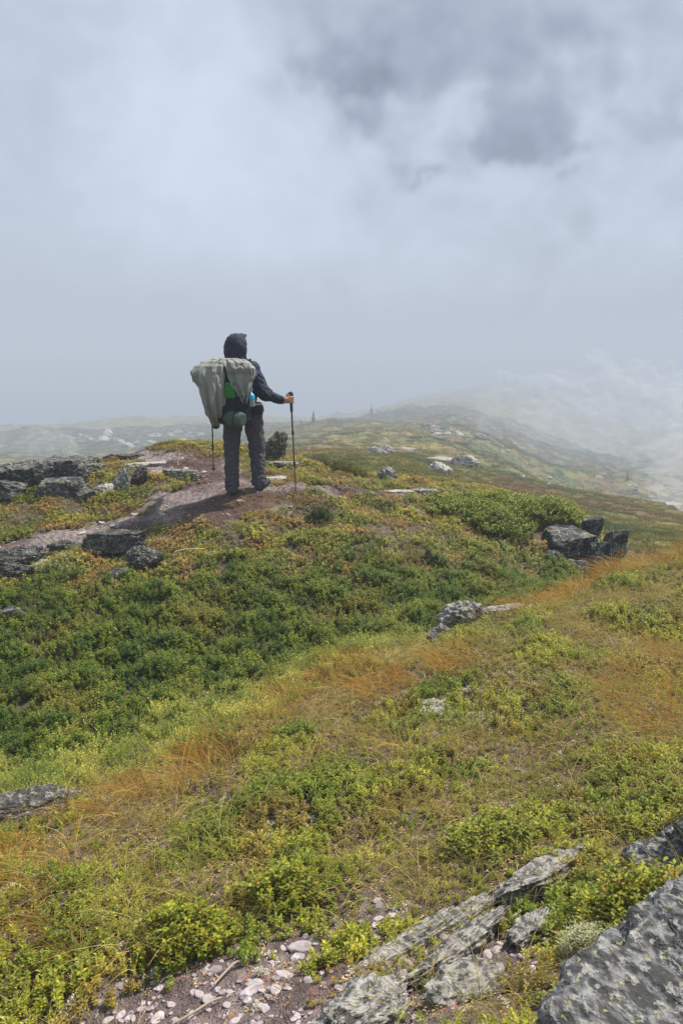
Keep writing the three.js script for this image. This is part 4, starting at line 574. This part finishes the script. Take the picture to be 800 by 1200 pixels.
{
  const grp = new THREE.Group(); grp.position.set(HX, HY, HZ); grp.rotation.y = TURN; grp.scale.setScalar(SC);
  const skin = new THREE.MeshPhysicalMaterial({ color: col(0.46, 0.25, 0.17), roughness: 0.55 });
  const weave = tex(256, (u, v) => { const k = 0.5 + 0.25 * Math.sin(u * 400) * Math.sin(v * 400) + 0.3 * fbm2(u * 9, v * 9, 4); return [k, k, k]; });
  const cloth = (r, g, b, o = {}) => new THREE.MeshPhysicalMaterial({ color: col(r, g, b), roughness: 0.85, specularIntensity: 0.5, bumpMap: weave, bumpScale: 0.006, ...o });
  // the body: one continuous figure; each hand has a finer grid of its own
  const head = [-0.05, 1.625, -0.02], face = [0.78, 0, -0.62];         // looking to the right and away
  const toFace = (s, y, w) => [head[0] + face[0] * s - face[2] * w, head[1] + y, head[2] + face[2] * s + face[0] * w];
  const limbs = bones([[J.hipL, J.kneeL, 0.082, 0.055], [J.kneeL, J.ankL, 0.055, 0.034], [J.hipR, J.kneeR, 0.082, 0.055], [J.kneeR, J.ankR, 0.055, 0.037], [J.ankL, [-0.12, foot(-0.12, -0.12) + 0.04, -0.12], 0.028, 0.02], [J.ankR, [0.25, foot(0.25, -0.13) + 0.04, -0.13], 0.028, 0.02], [J.pel, J.waist, 0.125, 0.11], [J.waist, J.chest, 0.11, 0.125], [J.chest, J.neck, 0.1, 0.055], [J.neck, head, 0.055, 0.055], [[-0.2, 1.37, -0.05], [0.06, 1.38, -0.03], 0.065, 0.065], [J.shR, J.elR, 0.05, 0.038], [J.elR, J.wrR, 0.037, 0.026], [J.shL, J.elL, 0.05, 0.038], [J.elL, J.wrL, 0.037, 0.026]], 0.05);
  const skull = (x, y, z) => {
    let d = smin(ell(x, y, z, [head[0] - face[0] * 0.01, head[1] + 0.03, head[2] - face[2] * 0.01], [0.085, 0.1, 0.085]), cap(x, y, z, toFace(0.02, -0.01, 0), toFace(0.045, -0.085, 0), 0.065, 0.035), 0.04);
    d = smin(d, cap(x, y, z, toFace(0.085, 0.02, 0), toFace(0.108, -0.02, 0), 0.008, 0.014), 0.015);
    for (const s of [-1, 1]) { const e = toFace(0.085, 0.02, s * 0.032); d = Math.max(d, -(Math.hypot(x - e[0], y - e[1], z - e[2]) - 0.013)); const p = toFace(0.077, 0.02, s * 0.032); d = Math.min(d, Math.hypot(x - p[0], y - p[1], z - p[2]) - 0.011); const r = toFace(-0.005, 0.005, s * 0.085); d = smin(d, ell(x, y, z, r, [0.018, 0.03, 0.018]), 0.01); }
    const m = toFace(0.09, -0.05, 0); return smin(d, ell(x, y, z, m, [0.014, 0.008, 0.02]), 0.008);
  };
  const hand = (wr, px, pz, py, lean, mirror) => {                     // fingers close round a pole that stands at (px, pz)
    const list = [], kn = [], at = (a, r, y) => [px + Math.cos(a) * r, y, pz + Math.sin(a) * r * mirror];
    for (let k = 0; k < 4; k++) {
      const y = py + 0.03 - k * 0.0205, q = [1, 1.06, 1, 0.86][k], A = [2.0, 0.75, -0.35 * q, -1.35 * q].map((a) => a + lean), rr = 0.0275;
      const p = A.map((a, i) => at(a, rr + (i === 0 ? 0.006 : 0), y - i * 0.002)); kn.push(p[0]);
      list.push([p[0], p[1], 0.0098, 0.0092], [p[1], p[2], 0.0092, 0.0085], [p[2], p[3], 0.0085, 0.007]);
    }
    const palm = kn.map((p, k) => [[lerp(wr[0], p[0], 0.25), lerp(wr[1], p[1], 0.35), lerp(wr[2], p[2], 0.25)], p, 0.017, 0.0125]);
    const th = [lerp(wr[0], px, 0.35), py + 0.018, lerp(wr[2], pz, 0.4) - 0.008 * mirror], th2 = at(2.6 + lean, 0.03, py + 0.052), th3 = at(3.7 + lean, 0.026, py + 0.06), th4 = at(4.6 + lean, 0.024, py + 0.055);
    const thumb = bones([[th, th2, 0.014, 0.0115], [th2, th3, 0.0115, 0.01], [th3, th4, 0.01, 0.0085]], 0.01), fingers = list.map((b) => bones([b], 0.001)), pm = bones([...palm, [[wr[0], wr[1], wr[2]], [lerp(wr[0], px, 0.5), py, lerp(wr[2], pz, 0.4) + 0.015 * mirror], 0.026, 0.024]], 0.02);
    return (x, y, z) => { let d = smin(pm(x, y, z), thumb(x, y, z), 0.01); for (const f of fingers) d = smin(d, f(x, y, z), 0.004); return d; };
  };
  const LX = -0.365, LZ = -0.475;
  const handR = hand(J.wrR, PX, PZ, 1.045, 0, 1), handL = hand(J.wrL, LX, LZ, 1.05, 1.5, 1);
  const bodyGeo = mergeGeometries([
    nets((x, y, z) => smin(limbs(x, y, z), skull(x, y, z), 0.03), [-0.55, -0.15, -0.55], [0.55, 1.85, 0.3], 0.013),
    nets((x, y, z) => smin(cap(x, y, z, [J.wrR[0] - 0.09, J.wrR[1] + 0.03, 0.02], J.wrR, 0.03, 0.026), handR(x, y, z), 0.015), [0.33, 0.93, -0.1], [0.64, 1.16, 0.1], 0.0035),
    nets((x, y, z) => smin(cap(x, y, z, [-0.35, 1.05, -0.3], J.wrL, 0.03, 0.026), handL(x, y, z), 0.015), [-0.48, 0.93, -0.58], [-0.26, 1.17, -0.26], 0.0045),
  ]);
  part(grp, 'body', bodyGeo, skin, 'bare hand closed round the pole grip');
  // clothes
  const sleeve = bones([[J.shR, J.elR, 0.088, 0.073], [J.elR, [0.425, 1.042, 0.012], 0.071, 0.049]], 0.04), sleeveL = bones([[J.shL, J.elL, 0.076, 0.062], [J.elL, [-0.353, 1.045, -0.35], 0.06, 0.044]], 0.04);
  const trunk = bones([[[-0.01, 0.9, -0.01], J.waist, 0.182, 0.165], [J.waist, J.chest, 0.165, 0.172], [J.chest, J.neck, 0.13, 0.085], [[-0.21, 1.36, -0.05], [0.07, 1.37, -0.03], 0.09, 0.09]], 0.07);
  const folds = (x, y, z, a = 0.009) => a * (n3(x * 8, y * 17 + x * 12, z * 8) + 0.5 * n3(x * 22, y * 36, z * 22));
  const hood = (x, y, z) => {
    let d = smin(ell(x, y, z, [-0.06, 1.648, -0.015], [0.128, 0.132, 0.125]), cap(x, y, z, [-0.075, 1.56, -0.01], [-0.06, 1.45, -0.02], 0.118, 0.12), 0.06);
    const v = toFace(0.075, 0.115, 0), w = toFace(0.12, 0.135, 0); d = smin(d, cap(x, y, z, v, w, 0.05, 0.018), 0.03);
    const m = toFace(0.14, 0.0, 0), m2_ = toFace(0.05, 0.01, 0); return Math.max(d, -cap(x, y, z, m2_, m, 0.082, 0.115));
  };
  part(grp, 'jacket', nets((x, y, z) => { let d = smin(smin(trunk(x, y, z), sleeve(x, y, z), 0.05), sleeveL(x, y, z), 0.05); d = smin(d, hood(x, y, z), 0.035); return Math.max(d, -(y - 0.84)) + folds(x, y, z) * (y > 1.5 ? 0.45 : 1); }, [-0.56, 0.8, -0.52], [0.52, 1.86, 0.32], 0.011), cloth(0.009, 0.017, 0.042, { roughness: 0.6 }), 'dark navy jacket with the hood pulled up');
  const legs = bones([[J.hipL, J.kneeL, 0.118, 0.088], [J.kneeL, [-0.145, J.ankL[1] - 0.02, 0.045], 0.086, 0.076], [J.hipR, J.kneeR, 0.12, 0.09], [J.kneeR, [0.163, J.ankR[1] - 0.02, -0.02], 0.087, 0.078], [[-0.1, 0.95, 0], [0.09, 0.95, -0.01], 0.135, 0.135]], 0.035);
  part(grp, 'trousers', nets((x, y, z) => Math.max(legs(x, y, z) + 0.01 * n3(x * 7, y * 9 + x * 10, z * 7) + 0.008 * n3(x * 16, y * 24 - x * 14, z * 16) * (0.6 + 1.2 * sstep(0.45, 0.1, y) + 0.6 * Math.exp(-(((y - 0.5) / 0.09) ** 2))), y - 1.02, -(y - (x < 0 ? J.ankL[1] : J.ankR[1]) + 0.055)), [-0.3, -0.1, -0.25], [0.32, 1.08, 0.25], 0.011), cloth(0.066, 0.067, 0.082), 'dark grey hiking trousers');
  for (const [a, toe, s] of [[J.ankL, [-0.125, -0.13], -1], [J.ankR, [0.26, -0.14], 1]]) {
    const fy = foot(a[0], a[2]), ty = foot(...toe), bt = bones([[[a[0], fy + 0.12, a[2]], [a[0], fy + 0.05, a[2] + 0.01], 0.052, 0.05], [[a[0], fy + 0.045, a[2] + 0.02], [toe[0], ty + 0.04, toe[1]], 0.048, 0.042]], 0.03);
    const bb = part(grp, 'boot', nets((x, y, z) => Math.max(bt(x, y, z), -(y - lerp(fy, ty, clamp((a[2] - z) / (a[2] - toe[1]), 0, 1)) - 0.014)), [a[0] - 0.15, fy - 0.1, -0.28], [a[0] + 0.2, fy + 0.22, 0.2], 0.009), cloth(0.05, 0.047, 0.045, { roughness: 0.7 }));
    part(bb, 'sole', nets((x, y, z) => Math.max(bt(x, y, z) - 0.004, y - lerp(fy, ty, clamp((a[2] - z) / (a[2] - toe[1]), 0, 1)) - 0.018), [a[0] - 0.15, fy - 0.12, -0.28], [a[0] + 0.2, fy + 0.1, 0.2], 0.009), new THREE.MeshStandardMaterial({ color: col(0.02, 0.02, 0.02), roughness: 0.9 }));
  }
  top(grp, 'person', { label: 'hiker seen from behind in dark hooded jacket holding walking poles', category: 'person' });
  footprints.push([HX - 0.1, HZ, 0.3, 0.2, 0]);

  // the backpack under its loose cover
  const pack = new THREE.Group(); pack.position.copy(grp.position); pack.rotation.y = TURN; pack.scale.setScalar(SC);
  const rb = (x, y, z, c, h, r) => Math.hypot(Math.max(Math.abs(x - c[0]) - h[0] + r, 0), Math.max(Math.abs(y - c[1]) - h[1] + r, 0), Math.max(Math.abs(z - c[2]) - h[2] + r, 0)) - r;
  part(pack, 'pack_body', nets((x, y, z) => rb(x, y, z, [-0.1, 1.12, 0.25], [0.18, 0.33, 0.14], 0.07) + 0.008 * n3(x * 14, y * 14, z * 14), [-0.34, 0.72, 0.05], [0.14, 1.52, 0.46], 0.012), cloth(0.012, 0.016, 0.03), 'black and navy lower body of the pack');
  part(pack, 'green_panel', nets((x, y, z) => rb(x, y, z, [-0.135, 1.165, 0.385], [0.055, 0.085, 0.03], 0.015) + 0.003 * n3(x * 30, y * 30, z), [-0.23, 1.05, 0.33], [-0.03, 1.28, 0.44], 0.007), cloth(0.015, 0.25, 0.012, {}), 'bright green fabric panel');
  // cover: two hanging lobes, rows of (height, left edge, right edge, depth in front, depth behind)
  const drape = (rows, seed, amp, ragged) => {
    const nu = 120, nv = 70, pos = [], uv = [], idx = [], at = (f) => { const t = f * (rows.length - 1), i = Math.min(rows.length - 2, Math.floor(t)), k = t - i, s = k * k * (3 - 2 * k); return rows[i].map((q, m) => lerp(q, rows[i + 1][m], m ? s : k)); };
    for (let j = 0; j <= nv; j++) for (let i = 0; i < nu; i++) {
      const f = j / nv, a = i / nu * 2 * Math.PI, [y, xl, xr, zf, zb] = at(f), cx = (xl + xr) / 2, rx = (xr - xl) / 2, cz = (zf + zb) / 2, rz = (zf - zb) / 2, pw = (t) => Math.sign(t) * Math.pow(Math.abs(t), 0.86);
      const fold = amp * (Math.sin(a * 9 + 2.4 * n2(f * 1.6, seed) + 3 * n2(a * 0.8, seed + 5)) * 0.55 + 0.6 * n3(Math.cos(a) * 2.6, f * 1.4, Math.sin(a) * 2.6 + seed) + 0.35 * n3(Math.cos(a) * 7, f * 4, Math.sin(a) * 7 + seed)) * Math.min(1, f * 6 + 0.15);
      const r = 1 + fold / Math.max(0.06, Math.min(rx, rz)) * 0.5; pos.push(cx + pw(Math.cos(a)) * rx * r, y + (ragged ? ragged * n2(a * 1.5, seed + 9) * f * f : 0) + 0.008 * n3(a * 2, f * 9, seed), cz + pw(Math.sin(a)) * rz * r); uv.push(i / nu * 4, f * 3);
      if (j < nv) { const p = j * nu + i, q = j * nu + (i + 1) % nu; idx.push(p, q, p + nu, q, q + nu, p + nu); }
    }
    for (const j of [0, nv]) { const [y, xl, xr, zf, zb] = at(j / nv), c = pos.length / 3; pos.push((xl + xr) / 2, y + (j ? 0.02 : 0.006), (zf + zb) / 2); uv.push(0, 0); for (let i = 0; i < nu; i++) { const p = j * nu + i, q = j * nu + (i + 1) % nu; j ? idx.push(c, p, q) : idx.push(c, q, p); } }
    const g = new THREE.BufferGeometry(); g.setAttribute('position', new THREE.Float32BufferAttribute(pos, 3)); g.setAttribute('uv', new THREE.Float32BufferAttribute(uv, 2)); g.setIndex(idx); g.computeVertexNormals(); return g;
  };
  const grey = cloth(0.28, 0.29, 0.272, { side: THREE.DoubleSide, roughness: 0.62 });
  const cov = part(pack, 'rain_cover', mergeGeometries([
    drape([[1.505, -0.27, -0.2, 0.25, 0.14], [1.495, -0.33, -0.175, 0.34, 0.08], [1.46, -0.43, -0.165, 0.42, 0.05], [1.41, -0.5, -0.16, 0.47, 0.04], [1.35, -0.535, -0.16, 0.49, 0.03], [1.29, -0.51, -0.16, 0.5, 0.03], [1.17, -0.455, -0.16, 0.51, 0.04], [1.03, -0.435, -0.175, 0.5, 0.06], [0.92, -0.405, -0.205, 0.46, 0.1], [0.83, -0.355, -0.245, 0.36, 0.17], [0.77, -0.325, -0.27, 0.31, 0.22]], 3.3, 0.042, 0),
    drape([[1.5, -0.2, -0.04, 0.24, 0.14], [1.49, -0.21, 0.03, 0.36, 0.08], [1.45, -0.21, 0.085, 0.43, 0.06], [1.39, -0.2, 0.13, 0.46, 0.06], [1.32, -0.195, 0.14, 0.43, 0.08], [1.25, -0.165, 0.105, 0.435, 0.12], [1.18, -0.1, 0.08, 0.43, 0.2], [1.1, -0.035, 0.06, 0.41, 0.28], [1.06, 0.0, 0.045, 0.4, 0.32]], 8.1, 0.038, 0.05),
  ]), grey, 'loose light grey rain cover hanging in folds');
  part(cov, 'drawstring', new THREE.TubeGeometry(new THREE.CatmullRomCurve3([V(-0.5, 1.335, 0.3), V(-0.53, 1.3, 0.33), V(-0.52, 1.25, 0.32)]), 12, 0.006, 6), grey);
  part(cov, 'bunched_hem', nets((x, y, z) => ell(x, y, z, [-0.3, 0.775, 0.265], [0.04, 0.032, 0.04]) + 0.008 * n3(x * 40, y * 40, z * 40), [-0.36, 0.72, 0.2], [-0.24, 0.83, 0.33], 0.007), cloth(0.02, 0.02, 0.024));
  // the sleeping mat strapped below
  const roll = new THREE.Group(); const a0 = V(-0.26, 0.885, 0.26), a1 = V(0.0, 0.85, 0.45), dir = a1.clone().sub(a0).normalize(), L = a0.distanceTo(a1);
  const rg = new THREE.LatheGeometry([[0, 0], [0.055, 0.0], [0.074, 0.012], [0.078, 0.05], [0.076, L * 0.35], [0.08, L * 0.6], [0.077, L - 0.03], [0.068, L - 0.004], [0.05, L], [0.046, L - 0.006], [0.03, L], [0.0, L - 0.004]].map(([r, y]) => new THREE.Vector2(r, y)), 40);
  { const p = rg.attributes.position; for (let i = 0; i < p.count; i++) { const x = p.getX(i), y = p.getY(i), z = p.getZ(i), k = 1 + 0.05 * n3(x * 18, y * 18, z * 18); p.setXYZ(i, x * k, y, z * k); } rg.computeVertexNormals(); }
  const rm = part(pack, 'sleeping_mat', rg, cloth(0.07, 0.11, 0.085, {}), 'rolled dark green sleeping mat'); rm.position.copy(a0); rm.quaternion.setFromUnitVectors(V(0, 1, 0), dir);
  for (const f of [0.3, 0.75]) { const s = part(rm, 'strap', new THREE.TorusGeometry(0.081, 0.006, 6, 36), cloth(0.015, 0.015, 0.017)); s.position.y = L * f; s.rotation.x = Math.PI / 2; }
  // bottle in the side pocket, hip pouch, shoulder strap
  const bo = part(pack, 'bottle', new THREE.LatheGeometry([[0, 0], [0.032, 0], [0.037, 0.008], [0.037, 0.06], [0.036, 0.085]].map(([r, y]) => new THREE.Vector2(r, y)), 28), new THREE.MeshPhysicalMaterial({ color: col(0.32, 0.42, 0.45), roughness: 0.3, transmission: 0.4, thickness: 0 }), 'clear drinking bottle with a blue cap'); bo.position.set(0.095, 0.985, 0.33);
  const bc = part(bo, 'cap', new THREE.LatheGeometry([[0.037, 0], [0.038, 0.012], [0.036, 0.04], [0.026, 0.055], [0.012, 0.062], [0.01, 0.075], [0, 0.077]].map(([r, y]) => new THREE.Vector2(r, y)), 28), new THREE.MeshPhysicalMaterial({ color: col(0.02, 0.38, 0.62), roughness: 0.35, clearcoat: 0.4 })); bc.position.y = 0.08;
  part(bo, 'hose', new THREE.TubeGeometry(new THREE.CatmullRomCurve3([V(0, 0.15, 0), V(0.01, 0.19, -0.02), V(-0.01, 0.23, -0.05), V(-0.02, 0.25, -0.1)]), 16, 0.005, 6), cloth(0.3, 0.32, 0.33));
  const po = part(pack, 'hip_pouch', nets((x, y, z) => rb(x, y, z, [0.165 + (y - 0.95) * 0.15, 0.945, 0.11], [0.05, 0.065, 0.07], 0.03), [0.07, 0.85, 0.0], [0.27, 1.05, 0.22], 0.009), cloth(0.012, 0.013, 0.014)); part(po, 'zip_flap', nets((x, y, z) => rb(x, y, z, [0.165, 1.0, 0.165], [0.04, 0.007, 0.016], 0.006), [0.1, 0.97, 0.12], [0.23, 1.03, 0.2], 0.004), cloth(0.3, 0.31, 0.3));
  part(pack, 'hip_belt', new THREE.TubeGeometry(new THREE.CatmullRomCurve3([V(-0.2, 0.93, 0.14), V(-0.05, 0.93, 0.175), V(0.11, 0.94, 0.12), V(0.165, 0.945, 0.0), V(0.11, 0.95, -0.14), V(-0.05, 0.95, -0.2), V(-0.2, 0.94, -0.12), V(-0.215, 0.93, 0.05)], true), 60, 0.02, 8), cloth(0.012, 0.013, 0.016));
  const st = part(pack, 'shoulder_strap', new THREE.TubeGeometry(new THREE.CatmullRomCurve3([V(0.05, 1.36, 0.13), V(0.09, 1.475, 0.06), V(0.08, 1.46, -0.1), V(0.06, 1.3, -0.2), V(0.09, 1.12, -0.16), V(0.1, 1.05, 0.08)]), 40, 0.019, 8), cloth(0.012, 0.013, 0.02)); part(st, 'strap_label', nets((x, y, z) => rb(x, y, z, [0.148, 1.335, 0.24], [0.014, 0.026, 0.02], 0.008), [0.11, 1.28, 0.2], [0.19, 1.39, 0.29], 0.005), cloth(0.12, 0.2, 0.6));
  top(pack, 'backpack', { label: 'large backpack under a loose grey rain cover with green panel', category: 'backpack' });

  // the two walking poles
  const black = new THREE.MeshPhysicalMaterial({ color: col(0.012, 0.012, 0.014), roughness: 0.4, clearcoat: 0.3 }), steel = new THREE.MeshStandardMaterial({ color: col(0.5, 0.5, 0.52), roughness: 0.35, metalness: 1 }), rubber = new THREE.MeshStandardMaterial({ color: col(0.016, 0.016, 0.017), roughness: 0.85 });
  const pole = (topAt, tip, label) => {
    const g = new THREE.Group(), d = topAt.clone().sub(tip), L2 = d.length(); g.position.copy(tip); g.quaternion.setFromUnitVectors(V(0, 1, 0), d.normalize());
    const lathe = (pts) => new THREE.LatheGeometry(pts.map(([r, y]) => new THREE.Vector2(r, y)), 20);
    const sh = part(g, 'shaft', lathe([[0, 0.05], [0.0065, 0.05], [0.007, 0.38], [0.0085, 0.385], [0.0085, 0.72], [0.0095, 0.725], [0.0095, L2 - 0.16], [0, L2 - 0.16]]), black);
    for (const y of [0.385, 0.725]) part(sh, 'clamp', lathe([[0.007, y - 0.025], [0.0135, y - 0.02], [0.0135, y + 0.02], [0.009, y + 0.025]]), rubber);
    part(g, 'tip', lathe([[0, 0], [0.003, 0.004], [0.0045, 0.03], [0.0062, 0.055], [0, 0.055]]), steel);
    part(g, 'basket', lathe([[0.006, 0.075], [0.024, 0.07], [0.025, 0.074], [0.012, 0.085], [0.0065, 0.1]]), rubber);
    const gr = part(g, 'grip', lathe([[0.0095, L2 - 0.2], [0.0155, L2 - 0.185], [0.0165, L2 - 0.12], [0.0155, L2 - 0.08], [0.018, L2 - 0.045], [0.026, L2 - 0.02], [0.029, L2], [0.025, L2 + 0.018], [0.012, L2 + 0.028], [0, L2 + 0.03]]), rubber);
    part(gr, 'wrist_strap', new THREE.TorusGeometry(0.035, 0.004, 6, 28).scale(1, 1.2, 0.7).translate(-0.02, L2 - 0.03, 0), black);
    top(g, 'walking_pole', { label, category: 'walking pole', group: 'walking poles' });
  };
  const W = (x, y, z) => { const [wx, wz] = toWorld(x, z); return V(wx, HY + y * SC, wz); };
  pole(W(PX - 0.004, 1.105, PZ), V(-0.5, onTop(-0.5, -8.44) - 0.015, -8.44), 'black walking pole gripped by the hiker outstretched bare hand');
  pole(W(LX, 1.11, LZ + 0.02), V(-1.57, onTop(-1.57, -9.44) - 0.015, -9.44), 'black walking pole planted beyond the hiker behind the hanging pack cover');
}
renderer.render(scene, camera);
